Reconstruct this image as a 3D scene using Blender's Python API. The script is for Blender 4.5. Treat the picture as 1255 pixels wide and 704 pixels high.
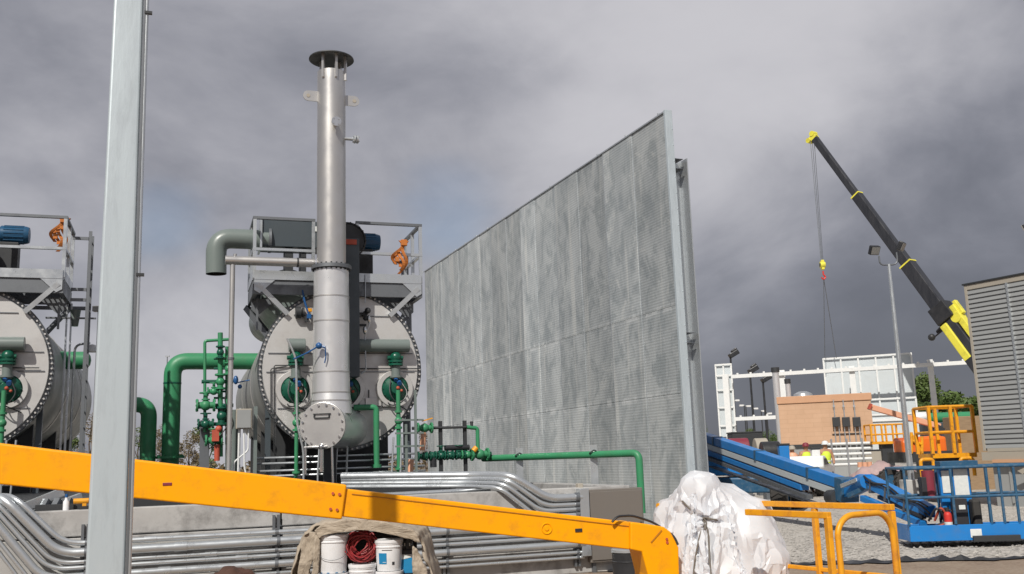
import bpy, bmesh, math, random
from mathutils import Vector, Matrix, noise
random.seed(7)
for o in list(bpy.data.objects): bpy.data.objects.remove(o)
S = bpy.context.scene
COL = S.collection
# ---------------------------------------------------------------- camera
FPX, TILT, ROLL, CAMZ = 1170.0, math.radians(10.2), math.radians(1.92), 1.6
F_ = Vector((0, math.cos(TILT), math.sin(TILT)))
U0 = Vector((0, -math.sin(TILT), math.cos(TILT))); R0 = Vector((1, 0, 0))
R_ = R0*math.cos(ROLL) - U0*math.sin(ROLL)
U_ = U0*math.cos(ROLL) + R0*math.sin(ROLL)
CAM = Vector((0, 0, CAMZ))
cd = bpy.data.cameras.new('camera'); cam = bpy.data.objects.new('camera', cd); COL.objects.link(cam)
M = Matrix((( R_.x, U_.x, -F_.x, 0), (R_.y, U_.y, -F_.y, 0), (R_.z, U_.z, -F_.z, CAMZ), (0, 0, 0, 1)))
cam.matrix_world = M
cd.sensor_width = 36; cd.lens = FPX/1255*36; cd.clip_start = .05; cd.clip_end = 6000
S.camera = cam
# ---------------------------------------------------------------- sun + sky
SUN_EL, SUN_AZ = math.radians(44), math.radians(195.8)      # azimuth clockwise from +Y, towards the sun
sd = Vector((math.sin(SUN_AZ)*math.cos(SUN_EL), math.cos(SUN_AZ)*math.cos(SUN_EL), math.sin(SUN_EL)))
sl = bpy.data.lights.new('sun', 'SUN'); sl.energy = 4.2; sl.angle = math.radians(.6); sl.color = (1, .95, .87)
so = bpy.data.objects.new('sun', sl); COL.objects.link(so); so.rotation_euler = sd.to_track_quat('Z', 'Y').to_euler()
so.location = (0, 0, 60)
W = bpy.data.worlds.new('World'); S.world = W; W.use_nodes = True
nt = W.node_tree; nt.nodes.clear()
def N(t, **k):
    n = nt.nodes.new(t)
    for a, b in k.items(): setattr(n, a, b)
    return n
L = lambda a, b: nt.links.new(a, b)
out = N('ShaderNodeOutputWorld'); sky = N('ShaderNodeTexSky', sky_type='NISHITA', sun_disc=False, sun_elevation=SUN_EL, sun_rotation=SUN_AZ)
bgs = N('ShaderNodeBackground'); bgs.inputs[1].default_value = .10; L(sky.outputs[0], bgs.inputs[0])
tc = N('ShaderNodeTexCoord'); sep = N('ShaderNodeSeparateXYZ'); L(tc.outputs['Generated'], sep.inputs[0])
def MA(op, a, b=None, c=None, clamp=False):
    n = N('ShaderNodeMath', operation=op); n.use_clamp = clamp
    for i, v in enumerate((a, b, c)):
        if v is None: continue
        if isinstance(v, (int, float)): n.inputs[i].default_value = v
        else: L(v, n.inputs[i])
    return n.outputs[0]
zz = MA('ADD', MA('MAXIMUM', sep.outputs[2], 0), .75)
cx, cy = MA('DIVIDE', sep.outputs[0], zz), MA('DIVIDE', sep.outputs[1], zz)
comb = N('ShaderNodeCombineXYZ'); L(cx, comb.inputs[0]); L(cy, comb.inputs[1]); L(MA('MULTIPLY', sep.outputs[2], 1.0), comb.inputs[2])
def NZ(scale, detail, rough, loc, dist=0, sc=(1, 1, 1)):
    mp = N('ShaderNodeMapping'); mp.inputs['Location'].default_value = loc; mp.inputs['Scale'].default_value = sc
    mp.inputs['Rotation'].default_value = (0, 0, .25); L(comb.outputs[0], mp.inputs[0])
    n = N('ShaderNodeTexNoise'); n.inputs['Scale'].default_value = scale; n.inputs['Detail'].default_value = detail
    n.inputs['Roughness'].default_value = rough; n.inputs['Distortion'].default_value = dist; L(mp.outputs[0], n.inputs[0]); return n.outputs[0]
n1 = NZ(2.3, 6, .5, (3.1, .4, 0), .3, (.85, .8, 1)); n2 = NZ(6.5, 8, .58, (1, 5, 0), .3, (.9, .8, 1))
d = MA('ADD', MA('MULTIPLY', n1, .75), MA('MULTIPLY', n2, .25))
def blob(az, el, power, amt):            # a broad brighter or darker bank of cloud in one part of the sky
    v = N('ShaderNodeVectorMath', operation='DOT_PRODUCT'); L(tc.outputs['Generated'], v.inputs[0])
    a, e = math.radians(az), math.radians(el)
    v.inputs[1].default_value = (math.sin(a)*math.cos(e), math.cos(a)*math.cos(e), math.sin(e))
    return MA('MULTIPLY', MA('POWER', MA('MAXIMUM', v.outputs[1], 0), power), amt)
for b in ((3, 32, 30, .15), (-28, 31, 60, .10), (22, 27, 70, .16), (-16, 3, 30, .11), (8, 24, 300, .05), (-12, 19, 45, -.13), (-2, 20, 200, -.05), (14, 19, 200, .05), (20, 15, 90, -.08), (22, 4, 60, -.12), (-30, 21, 150, -.10), (15, 13, 400, .06)): d = MA('ADD', d, blob(*b))
d = MA('ADD', MA('MULTIPLY', MA('SUBTRACT', d, .5), 1.25), .53); rp = N('ShaderNodeValToRGB'); L(d, rp.inputs[0]); cr = rp.color_ramp; cr.interpolation = 'B_SPLINE'
cr.elements[0].position = .34; cr.elements[0].color = (.135, .14, .165, 1)
cr.elements[1].position = .76; cr.elements[1].color = (.60, .59, .62, 1)
e = cr.elements.new(.53); e.color = (.25, .256, .30, 1)
bgc = N('ShaderNodeBackground'); L(rp.outputs[0], bgc.inputs[0]); bgc.inputs[1].default_value = 1.0
# gaps where the blue shows
g = MA('ADD', MA('MULTIPLY', NZ(2.2, 4, .5, (7, 2, 0), .2, (.6, 1.6, 1)), .6), MA('ADD', blob(-4, 14, 220, .30), blob(-21, 14.5, 300, .30)))
gm = N('ShaderNodeMapRange', interpolation_type='SMOOTHSTEP'); L(g, gm.inputs[0])
gm.inputs[1].default_value = .50; gm.inputs[2].default_value = .72; gm.inputs[3].default_value = .97; gm.inputs[4].default_value = .45
mx = N('ShaderNodeMixShader'); L(gm.outputs[0], mx.inputs[0]); L(bgs.outputs[0], mx.inputs[1]); L(bgc.outputs[0], mx.inputs[2]); L(mx.outputs[0], out.inputs[0])
S.view_settings.view_transform = 'Standard'; S.view_settings.look = 'None'; S.view_settings.exposure = 0; S.view_settings.gamma = 1
S.render.engine = 'CYCLES'
# ---------------------------------------------------------------- measuring helpers
def ray(px, py): return F_ + R_*((px-627.5)/FPX) + U_*((352-py)/FPX)
def at(px, py, D):                       # point whose world Y is D
    r = ray(px, py); return CAM + r*(D/r.y)
def atz(px, py, z):
    r = ray(px, py); return CAM + r*((z-CAMZ)/r.z)
class Frame:                             # an upright plan frame: a runs right, b runs away, rotated by th
    def __init__(s, o, th): s.o = Vector((o[0], o[1], 0)); s.th = th; s.A = Vector((math.cos(th), math.sin(th), 0)); s.B = Vector((-math.sin(th), math.cos(th), 0))
    def loc(s, px, py, b=0.0):
        r = ray(px, py); t = (b - (CAM-s.o).dot(s.B))/r.dot(s.B); p = CAM + r*t
        return Vector(((p-s.o).dot(s.A), b, p.z))
    def l(s, p): q = p-s.o; return Vector((q.dot(s.A), q.dot(s.B), p.z))
    def w(s, a, b, z=0): return s.o + s.A*a + s.B*b + Vector((0, 0, z))
# ---------------------------------------------------------------- mesh builder
class MB:
    def __init__(s): s.bm = bmesh.new()
    def box(s, x0, x1, y0, y1, z0, z1, rot=None):
        vs = [s.bm.verts.new((x, y, z)) for x in (x0, x1) for y in (y0, y1) for z in (z0, z1)]
        for f in ((0, 1, 3, 2), (4, 6, 7, 5), (0, 4, 5, 1), (2, 3, 7, 6), (0, 2, 6, 4), (1, 5, 7, 3)): s.bm.faces.new([vs[i] for i in f])
        if rot:
            bmesh.ops.transform(s.bm, matrix=rot, verts=vs)
        return s
    def cb(s, c, sz, rot=None):          # centred box
        m = Matrix.Translation(c) @ (rot.to_4x4() if rot else Matrix())
        h = [v/2 for v in sz]; return s.box(-h[0], h[0], -h[1], h[1], -h[2], h[2], m)
    def bar(s, p, q, w, h, up=(0, 0, 1)): # rectangular bar from p to q; h along up
        p, q = Vector(p), Vector(q); d = q-p; y = d.normalized(); x = y.cross(Vector(up))
        if x.length < 1e-4: x = y.cross(Vector((1, 0, 0)))
        x.normalize(); z = x.cross(y); rot = Matrix((x, y, z)).transposed()
        return s.cb((p+q)/2, (w, d.length, h), rot)
    def angle(s, p, q, w, t=.008, up=(0, 0, 1), side=1):
        p, q = Vector(p), Vector(q); y = (q-p).normalized(); x = y.cross(Vector(up))
        if x.length < 1e-4: x = y.cross(Vector((1, 0, 0)))
        x.normalize(); z = x.cross(y)
        s.bar(p, q, w, t, up); o = x*side*(w/2-t/2)+z*(-w/2-t/2); s.bar(p+o, q+o, t, w, up); return s
    def cyl(s, p, q, r, r2=None, n=16, caps=True):
        p, q = Vector(p), Vector(q); r2 = r if r2 is None else r2; y = (q-p).normalized()
        x = y.cross(Vector((0, 0, 1)))
        if x.length < 1e-3: x = Vector((1, 0, 0))
        x.normalize(); z = x.cross(y)
        a = [s.bm.verts.new(p+(x*math.cos(t)+z*math.sin(t))*r) for t in [i*2*math.pi/n for i in range(n)]]
        b = [s.bm.verts.new(q+(x*math.cos(t)+z*math.sin(t))*r2) for t in [i*2*math.pi/n for i in range(n)]]
        for i in range(n):
            f = s.bm.faces.new((a[i], a[(i+1) % n], b[(i+1) % n], b[i])); f.smooth = n > 8
        if caps: s.bm.faces.new(a[::-1]); s.bm.faces.new(b)
        return s
    def tube(s, pts, r, bend=.0, n=10, seg=6, caps=True):
        pts = [Vector(p) for p in pts]; path = [pts[0]]
        for i in range(1, len(pts)-1):
            a, b, c = pts[i-1], pts[i], pts[i+1]
            if bend <= 0: path.append(b); continue
            d1, d2 = (a-b), (c-b); k = min(bend, d1.length*.49, d2.length*.49); p1, p2 = b+d1.normalized()*k, b+d2.normalized()*k
            for j in range(seg+1):
                t = j/seg; path.append(p1*(1-t)**2 + b*2*t*(1-t) + p2*t*t)
        path.append(pts[-1]); rings = []; x = None
        for i, p in enumerate(path):
            if i == 0: tn = path[1]-p
            elif i == len(path)-1: tn = p-path[i-1]
            else: tn = (path[i+1]-p).normalized()+(p-path[i-1]).normalized()
            if tn.length < 1e-9: continue
            tn.normalize()
            if x is None:
                x = tn.cross(Vector((0, 0, 1)))
                if x.length < 1e-3: x = Vector((1, 0, 0))
            x = (x - tn*x.dot(tn)).normalized(); z = tn.cross(x); sc = 1
            rr = r[min(i, len(r)-1)] if isinstance(r, list) else r
            rings.append([s.bm.verts.new(p+(x*math.cos(k*2*math.pi/n)+z*math.sin(k*2*math.pi/n))*rr) for k in range(n)])
        for a, b in zip(rings, rings[1:]):
            for k in range(n):
                f = s.bm.faces.new((a[k], a[(k+1) % n], b[(k+1) % n], b[k])); f.smooth = True
        if caps: s.bm.faces.new(rings[0][::-1]); s.bm.faces.new(rings[-1])
        return s
    def lathe(s, prof, o=(0, 0, 0), ax=(0, 0, 1), n=48, a0=0, a1=2*math.pi, smooth=True, cap=False):
        o, y = Vector(o), Vector(ax).normalized(); x = y.cross(Vector((0, 0, 1)))
        if x.length < 1e-3: x = Vector((1, 0, 0))
        x.normalize(); z = x.cross(y); full = abs(a1-a0-2*math.pi) < 1e-6; m = n if full else n+1; rings = []
        for r, h in prof:
            if r < 1e-6: rings.append([s.bm.verts.new(o+y*h)]); continue
            rings.append([s.bm.verts.new(o+y*h+(x*math.cos(a0+(a1-a0)*k/n)+z*math.sin(a0+(a1-a0)*k/n))*r) for k in range(m)])
        for a, b in zip(rings, rings[1:]):
            for k in range(n):
                k2 = (k+1) % m if full else k+1
                if len(a) == 1 and len(b) == 1: continue
                if len(a) == 1: f = s.bm.faces.new((a[0], b[k2], b[k]))
                elif len(b) == 1: f = s.bm.faces.new((a[k], a[k2], b[0]))
                else: f = s.bm.faces.new((a[k], a[k2], b[k2], b[k]))
                f.smooth = smooth
        return s
    def prism(s, poly, o, ex, ey, ez, t):  # polygon (u,v) in plane ex,ey thickened t along ez
        o, ex, ey, ez = Vector(o), Vector(ex), Vector(ey), Vector(ez)
        a = [s.bm.verts.new(o+ex*u+ey*v-ez*t/2) for u, v in poly]; b = [s.bm.verts.new(o+ex*u+ey*v+ez*t/2) for u, v in poly]
        s.bm.faces.new(a[::-1]); s.bm.faces.new(b); n = len(poly)
        for i in range(n): s.bm.faces.new((a[i], a[(i+1) % n], b[(i+1) % n], b[i]))
        return s
    def ball(s, c, r, n=10, sc=(1, 1, 1)):
        m = Matrix.Translation(c) @ Matrix.Diagonal((sc[0]*r, sc[1]*r, sc[2]*r, 1))
        g = bmesh.ops.create_uvsphere(s.bm, u_segments=n*2, v_segments=n, radius=1, matrix=m)
        for v in g['verts']:
            for f in v.link_faces: f.smooth = True
        return s
    def nuts(s, c, ax, R, n, r=.018, h=.03, a0=0):   # ring of bolt heads
        c, y = Vector(c), Vector(ax).normalized(); x = y.cross(Vector((0, 0, 1)))
        if x.length < 1e-3: x = Vector((1, 0, 0))
        x.normalize(); z = x.cross(y)
        for i in range(n):
            t = a0+i*2*math.pi/n; p = c+(x*math.cos(t)+z*math.sin(t))*R; s.cyl(p-y*h/2, p+y*h/2, r, n=6)
        return s
    def build(s, name, m, parent=None, bevel=0, seg=2, loc=None, norm=True):
        if norm: bmesh.ops.recalc_face_normals(s.bm, faces=s.bm.faces[:])
        for e in s.bm.edges:
            if len(e.link_faces) == 2 and e.calc_face_angle(0) > .65: e.smooth = False
        me = bpy.data.meshes.new(name); s.bm.to_mesh(me); s.bm.free()
        o = bpy.data.objects.new(name, me); COL.objects.link(o)
        if m: me.materials.append(m)
        if parent: o.parent = parent
        if loc: o.location = loc
        if bevel:
            b = o.modifiers.new('bevel', 'BEVEL'); b.width = bevel; b.segments = seg; b.limit_method = 'ANGLE'; b.angle_limit = math.radians(40); b.harden_normals = False
        return o
def tag(o, label=None, cat=None, group=None, kind=None):
    if label: o['label'] = label
    if cat: o['category'] = cat
    if group: o['group'] = group
    if kind: o['kind'] = kind
    return o
def thing(name, label, cat, loc=(0, 0, 0), rz=0, group=None):
    o = bpy.data.objects.new(name, None); COL.objects.link(o); o.location = loc; o.rotation_euler.z = rz; o.empty_display_size = .2
    return tag(o, label, cat, group)
def fthing(name, label, cat, fr, group=None): return thing(name, label, cat, (fr.o.x, fr.o.y, 0), fr.th, group)
def copy_tree(o, parent=None):
    c = o.copy(); COL.objects.link(c)
    if parent: c.parent = parent
    for ch in list(o.children): copy_tree(ch, c)
    return c
def placed(name, label, cat, m, bmb, loc, rz=0, group=None, bevel=0):
    o = bmb.build(name, m, bevel=bevel); o.location = loc; o.rotation_euler.z = rz; return tag(o, label, cat, group)
# ---------------------------------------------------------------- materials
def mat(name, col, rough=.5, metal=0, col2=None, scale=3, amt=.5, detail=6, bump=0, bscale=None, stretch=(1, 1, 1), rvar=.12, obj=True, spec=.5, dirt=None, dscale=1.2, damt=.5, objvar=0, bdist=.01, coat=0, coords='Object'):
    m = bpy.data.materials.new(name); m.use_nodes = True; t = m.node_tree; b = t.nodes['Principled BSDF']
    c4 = lambda c: (c[0], c[1], c[2], 1)
    b.inputs['Roughness'].default_value = rough; b.inputs['Metallic'].default_value = metal; b.inputs['Specular IOR Level'].default_value = spec; b.inputs['Coat Weight'].default_value = coat
    tc = t.nodes.new('ShaderNodeTexCoord'); mp = t.nodes.new('ShaderNodeMapping'); mp.inputs['Scale'].default_value = stretch; t.links.new(tc.outputs[coords], mp.inputs[0])
    n = t.nodes.new('ShaderNodeTexNoise'); n.inputs['Scale'].default_value = scale; n.inputs['Detail'].default_value = detail; n.inputs['Roughness'].default_value = .6; t.links.new(mp.outputs[0], n.inputs[0])
    r = t.nodes.new('ShaderNodeMapRange'); r.inputs[1].default_value = .35; r.inputs[2].default_value = .65; t.links.new(n.outputs[0], r.inputs[0])
    mixs = []
    mx = t.nodes.new('ShaderNodeMix'); mx.data_type = 'RGBA'; mx.inputs[6].default_value = c4(col)
    mx.inputs[7].default_value = c4(col2 if col2 else [v*.8 for v in col]); mu = t.nodes.new('ShaderNodeMath'); mu.operation = 'MULTIPLY'; mu.inputs[1].default_value = amt
    t.links.new(r.outputs[0], mu.inputs[0]); t.links.new(mu.outputs[0], mx.inputs[0]); cur = mx.outputs[2]
    if dirt:
        n3 = t.nodes.new('ShaderNodeTexNoise'); n3.inputs['Scale'].default_value = dscale; n3.inputs['Detail'].default_value = 8; n3.inputs['Roughness'].default_value = .7; t.links.new(mp.outputs[0], n3.inputs[0])
        r3 = t.nodes.new('ShaderNodeMapRange'); r3.inputs[1].default_value = .50; r3.inputs[2].default_value = .72; r3.inputs[4].default_value = damt; t.links.new(n3.outputs[0], r3.inputs[0])
        m3 = t.nodes.new('ShaderNodeMix'); m3.data_type = 'RGBA'; t.links.new(r3.outputs[0], m3.inputs[0]); t.links.new(cur, m3.inputs[6]); m3.inputs[7].default_value = c4(dirt); cur = m3.outputs[2]
    if objvar:
        oi = t.nodes.new('ShaderNodeObjectInfo'); rr = t.nodes.new('ShaderNodeMapRange'); rr.inputs[3].default_value = 1-objvar; rr.inputs[4].default_value = 1+objvar; t.links.new(oi.outputs['Random'], rr.inputs[0])
        hv = t.nodes.new('ShaderNodeHueSaturation'); t.links.new(rr.outputs[0], hv.inputs['Value']); t.links.new(cur, hv.inputs['Color']); cur = hv.outputs[0]
    t.links.new(cur, b.inputs['Base Color'])
    rv = t.nodes.new('ShaderNodeMapRange'); rv.inputs[3].default_value = max(rough-rvar, .03); rv.inputs[4].default_value = min(rough+rvar, 1); t.links.new(r.outputs[0], rv.inputs[0]); t.links.new(rv.outputs[0], b.inputs['Roughness'])
    if bump:
        n2 = t.nodes.new('ShaderNodeTexNoise'); n2.inputs['Scale'].default_value = bscale or scale*6; n2.inputs['Detail'].default_value = 5; t.links.new(mp.outputs[0], n2.inputs[0])
        bp = t.nodes.new('ShaderNodeBump'); bp.inputs['Strength'].default_value = bump; bp.inputs['Distance'].default_value = bdist; t.links.new(n2.outputs[0], bp.inputs['Height']); t.links.new(bp.outputs[0], b.inputs['Normal'])
    return m
G = {}
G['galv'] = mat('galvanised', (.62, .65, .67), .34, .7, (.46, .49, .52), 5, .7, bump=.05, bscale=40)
G['galvd'] = mat('galvanised_dark', (.21, .225, .24), .5, .6, (.13, .14, .16), 5, .7)  # dark zinc, lowered so platform deck beams and rear gussets carry painted-in shade
G['post'] = mat('post_zinc', (.60, .67, .71), .38, .35, (.48, .55, .59), 2.5, .7, stretch=(3, 3, .6), dirt=(.30, .33, .35), dscale=4, damt=.35, bump=.04, bscale=30)
G['stain'] = mat('stainless', (.60, .59, .58), .38, .78, (.50, .49, .475), 2.2, .8, stretch=(1, 1, .7), bump=.04, bscale=9, rvar=.08)
G['clad'] = mat('aluminium_cladding', (.80, .80, .80), .33, .65, (.70, .70, .71), 3, .7, rvar=.06)
G['head'] = mat('head_plate', (.65, .645, .635), .42, .4, (.53, .52, .51), 2.5, .8, bump=.06, bscale=14, rvar=.1, dirt=(.36, .31, .27), dscale=1.7, damt=.35)
G['shell'] = mat('shell_grey', (.27, .28, .27), .55, .1, (.23, .24, .23), 1.2, .5)
G['slate'] = mat('slate_paint', (.065, .082, .095), .42, 0, (.05, .064, .075), 2, .6)
G['gpaint'] = mat('grey_green_paint', (.17, .205, .195), .40, 0, (.14, .17, .165), 3, .5)
G['green'] = mat('green_pipe', (.045, .26, .12), .42, 0, (.03, .20, .09), 3, .6, dirt=(.10, .2, .11), dscale=3, damt=.3)
G['greend'] = mat('green_dark', (.008, .095, .058), .33, 0, (.006, .07, .045), 5, .6)
G['yellow'] = mat('boom_yellow', (.95, .395, .0), .42, 0, (.90, .355, .0), 1.3, .7, dirt=(.55, .22, .02), dscale=6, damt=.6, bump=.02, bscale=30, spec=.3)
G['yellow2'] = mat('rail_yellow', (.82, .37, .01), .45, 0, (.68, .28, .015), 6, .7, dirt=(.36, .12, .03), dscale=9, damt=.7)
G['cyel'] = mat('crane_yellow', (.80, .74, .08), .4, 0, (.7, .62, .06), 2, .5, dirt=(.2, .18, .05), dscale=2.5, damt=.4)
G['black'] = mat('black_paint', (.022, .023, .026), .42, 0, (.035, .036, .04), 3, .6)
G['crane'] = mat('crane_black', (.028, .03, .036), .35, .1, (.05, .052, .06), .8, .7, stretch=(4, 4, 1))
G['rubber'] = mat('rubber', (.028, .027, .026), .8, 0, (.06, .055, .05), 5, .7)
G['dark'] = mat('dark_steel', (.045, .048, .052), .55, .2, (.03, .032, .035), 4, .6)
G['blue'] = mat('lift_blue', (.015, .20, .56), .38, 0, (.012, .165, .48), 3, .6, dirt=(.12, .17, .24), dscale=5, damt=.3)
G['blued'] = mat('rail_blue', (.02, .085, .17), .45, 0, (.03, .11, .2), 8, .6, dirt=(.2, .22, .24), dscale=12, damt=.5)
G['motor'] = mat('motor_blue', (.015, .085, .18), .4, 0, (.01, .06, .13), 5, .5)
G['valveblue'] = mat('valve_blue', (.02, .10, .28), .4)
G['white'] = mat('white_paint', (.78, .79, .78), .45, 0, (.66, .68, .69), 3, .6, dirt=(.5, .5, .48), dscale=5, damt=.3)
G['wpanel'] = mat('white_panel_steel', (.62, .67, .69), .5, .25, (.54, .59, .62), 2, .7, objvar=.05)
G['bucket'] = mat('bucket_plastic', (.80, .81, .83), .35, 0, (.74, .75, .77), 4, .6, dirt=(.5, .47, .43), dscale=14, damt=.25)
G['labelb'] = mat('label_blue', (.01, .22, .46), .5)
G['labelr'] = mat('label_red', (.62, .04, .03), .5)
G['labelk'] = mat('label_black', (.03, .03, .035), .5)
G['paper'] = mat('paper', (.72, .74, .72), .6, 0, (.55, .58, .58), 20, .6)
G['tan'] = mat('tan_wall', (.57, .365, .235), .8, 0, (.51, .325, .205), 2, .5, bump=.15, bscale=25)
G['tand'] = mat('tan_trim', (.56, .32, .19), .7, 0, (.5, .28, .16), 2, .5)
G['beige'] = mat('beige_frame', (.38, .345, .29), .6, 0, (.33, .30, .25), 2, .6)
G['louvre'] = mat('louvre_grey', (.31, .32, .32), .45, .1, (.26, .27, .275), 1.2, .7, stretch=(1, 1, 4), objvar=.06)
G['cab'] = mat('cabinet_taupe', (.205, .185, .165), .5, .2, (.18, .165, .15), 2, .5)
G['grey'] = mat('plain_grey', (.30, .31, .31), .55, 0, (.25, .26, .26), 2, .5)
G['orange'] = mat('orange_paint', (.80, .16, .015), .42, 0, (.7, .12, .01), 3, .6)
G['peach'] = mat('faded_orange', (.74, .40, .26), .5, 0, (.62, .30, .18), 3, .6)
G['webbing'] = mat('orange_webbing', (.50, .17, .04), .75, 0, (.5, .15, .02), 20, .6)
G['rust'] = mat('red_pipe', (.50, .09, .05), .6, 0, (.35, .07, .04), 8, .6)
G['chrome'] = mat('bright_steel', (.75, .74, .72), .18, 1, (.6, .6, .6), 4, .5)
G['skin'] = mat('skin', (.42, .22, .14), .6)
G['vest'] = mat('hi_vis', (.62, .78, .06), .7)
G['cloth'] = mat('work_cloth', (.05, .06, .09), .85)
G['maroon'] = mat('maroon', (.22, .03, .05), .5)
G['wood'] = mat('pallet_wood', (.32, .22, .13), .8, 0, (.22, .15, .09), 4, .7, stretch=(1, 8, 8))
G['bark'] = mat('bark', (.10, .075, .055), .9)
G['leaf'] = mat('leaf_green', (.075, .125, .03), .6, 0, (.11, .15, .04), .5, .9, coords='Object')
G['dry'] = mat('dry_brush', (.20, .15, .085), .8, 0, (.12, .10, .05), .6, .9)
G['tarp'] = mat('canvas', (.42, .36, .285), .85, 0, (.35, .295, .23), 4, .8, bump=.3, bscale=9, bdist=.02, dirt=(.2, .165, .13), dscale=3, damt=.5)
G['brown'] = mat('brown_tarp', (.10, .045, .03), .7, 0, (.06, .03, .02), 5, .8, bump=.4, bscale=14, bdist=.03)
G['pinktarp'] = mat('pink_tarp', (.46, .32, .31), .6, 0, (.32, .25, .25), 3, .8, bump=.4, bscale=3, bdist=.08)
G['cordred'] = mat('red_cord', (.30, .025, .03), .5, 0, (.20, .02, .02), 30, .6)
G['rope'] = mat('grey_rope', (.16, .14, .12), .8)
G['lens'] = mat('lamp_glass', (.25, .25, .24), .15, 0)
def ramp_mat_wall(seam_z):
    """galvanised sheet: zinc blotches, white run marks, fine rows of perforation"""
    m = bpy.data.materials.new('perforated_zinc'); m.use_nodes = True; t = m.node_tree; b = t.nodes['Principled BSDF']; nn = t.nodes.new; lk = t.links.new
    b.inputs['Metallic'].default_value = .3
    tc = nn('ShaderNodeTexCoord'); oi = nn('ShaderNodeObjectInfo')
    off = nn('ShaderNodeVectorMath'); off.operation = 'MULTIPLY_ADD'; cb = nn('ShaderNodeCombineXYZ')
    sc_ = nn('ShaderNodeSeparateColor'); lk(oi.outputs['Color'], sc_.inputs[0])
    for i in range(3): lk(sc_.outputs[0], cb.inputs[i])
    lk(cb.outputs[0], off.inputs[0]); off.inputs[1].default_value = (0, 37, 91); lk(tc.outputs['Object'], off.inputs[2])
    def nz(sc, stretch, det=6, rough=.6, dist=0, src=None):
        mp = nn('ShaderNodeMapping'); mp.inputs['Scale'].default_value = stretch; lk(src or off.outputs[0], mp.inputs[0])
        n = nn('ShaderNodeTexNoise'); n.inputs['Scale'].default_value = sc; n.inputs['Detail'].default_value = det; n.inputs['Roughness'].default_value = rough; n.inputs['Distortion'].default_value = dist; lk(mp.outputs[0], n.inputs[0]); return n.outputs[0]
    def rng(v, a, b_, c, d_):
        r = nn('ShaderNodeMapRange'); r.interpolation_type = 'SMOOTHSTEP'; lk(v, r.inputs[0]); r.inputs[1].default_value = a; r.inputs[2].default_value = b_; r.inputs[3].default_value = c; r.inputs[4].default_value = d_; return r.outputs[0]
    def mix(f, a, c):
        x = nn('ShaderNodeMix'); x.data_type = 'RGBA'; lk(f, x.inputs[0])
        for i, v in ((6, a), (7, c)):
            if isinstance(v, tuple): x.inputs[i].default_value = (*v, 1)
            else: lk(v, x.inputs[i])
        return x.outputs[2]
    base = mix(rng(nz(.8, (1, 1, .45), 4), .35, .65, 0, 1), (.42, .455, .47), (.58, .615, .625))
    base = mix(rng(nz(2.2, (1, 1, .6), 7, .7, .6), .45, .62, 0, .65), base, (.29, .33, .35))
    base = mix(rng(nz(3.5, (1, 1, .07), 3, .5), .55, .70, 0, .75), base, (.64, .66, .65))       # vertical run marks
    base = mix(rng(nz(1.6, (1, 1, 1.0), 8, .75, 1.4), .56, .68, 0, .65), base, (.66, .68, .67))   # white zinc bloom
    sz = nn('ShaderNodeSeparateXYZ'); lk(tc.outputs['Object'], sz.inputs[0])
    for z_ in seam_z:                      # chalky zinc bloom that gathers at the sheet joints
        a_ = nn('ShaderNodeMath'); a_.operation = 'SUBTRACT'; lk(sz.outputs[2], a_.inputs[0]); a_.inputs[1].default_value = z_
        b_ = nn('ShaderNodeMath'); b_.operation = 'ABSOLUTE'; lk(a_.outputs[0], b_.inputs[0])
        m_ = nn('ShaderNodeMath'); m_.operation = 'MULTIPLY'; lk(rng(b_.outputs[0], .01, .16, .9, 0), m_.inputs[0]); lk(rng(nz(1.5, (1, 1, .8), 6, .7, .5), .48, .6, 0, 1), m_.inputs[1])
        base = mix(m_.outputs[0], base, (.70, .73, .74))
    hv = nn('ShaderNodeHueSaturation'); lk(rng(sc_.outputs[1], 0, 1, .78, 1.18), hv.inputs['Value']); lk(base, hv.inputs['Color'])
    wv = nn('ShaderNodeTexWave'); wv.wave_type = 'BANDS'; wv.bands_direction = 'Z'; wv.inputs['Scale'].default_value = 5.0; wv.inputs['Distortion'].default_value = .25; lk(tc.outputs['Object'], wv.inputs[0])
    per = mix(rng(wv.outputs[1], .45, .8, 0, .11), hv.outputs[0], (.15, .165, .17)); lk(per, b.inputs['Base Color'])
    lk(rng(nz(2, (1, 1, .5), 5), .3, .7, .42, .62), b.inputs['Roughness'])
    bp = nn('ShaderNodeBump'); bp.inputs['Strength'].default_value = .25; bp.inputs['Distance'].default_value = .01; lk(wv.outputs[1], bp.inputs['Height']); lk(bp.outputs[0], b.inputs['Normal'])
    return m
G['conc'] = mat('concrete', (.47, .465, .455), .8, 0, (.33, .325, .32), 1.1, .9, dirt=(.17, .165, .16), dscale=2.6, damt=1.0, bump=.2, bscale=22, bdist=.008)
def brickish():
    m = G['tan']; t = m.node_tree; b = t.nodes['Principled BSDF']
    src = b.inputs['Base Color'].links[0].from_socket; tc = t.nodes.new('ShaderNodeTexCoord'); mp = t.nodes.new('ShaderNodeMapping'); mp.inputs['Rotation'].default_value = (math.pi/2, 0, 0)
    t.links.new(tc.outputs['Object'], mp.inputs[0]); br = t.nodes.new('ShaderNodeTexBrick'); br.inputs['Scale'].default_value = 1
    br.inputs['Brick Width'].default_value = .8; br.inputs['Row Height'].default_value = .22; br.inputs['Mortar Size'].default_value = .012
    br.inputs['Color1'].default_value = (1, 1, 1, 1); br.inputs['Color2'].default_value = (.96, .96, .96, 1); br.inputs['Mortar'].default_value = (.88, .87, .86, 1)
    t.links.new(mp.outputs[0], br.inputs[0]); x = t.nodes.new('ShaderNodeMix'); x.data_type = 'RGBA'; x.blend_type = 'MULTIPLY'; x.inputs[0].default_value = 1
    t.links.new(src, x.inputs[6]); t.links.new(br.outputs[0], x.inputs[7]); t.links.new(x.outputs[2], b.inputs['Base Color'])
brickish()
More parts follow.
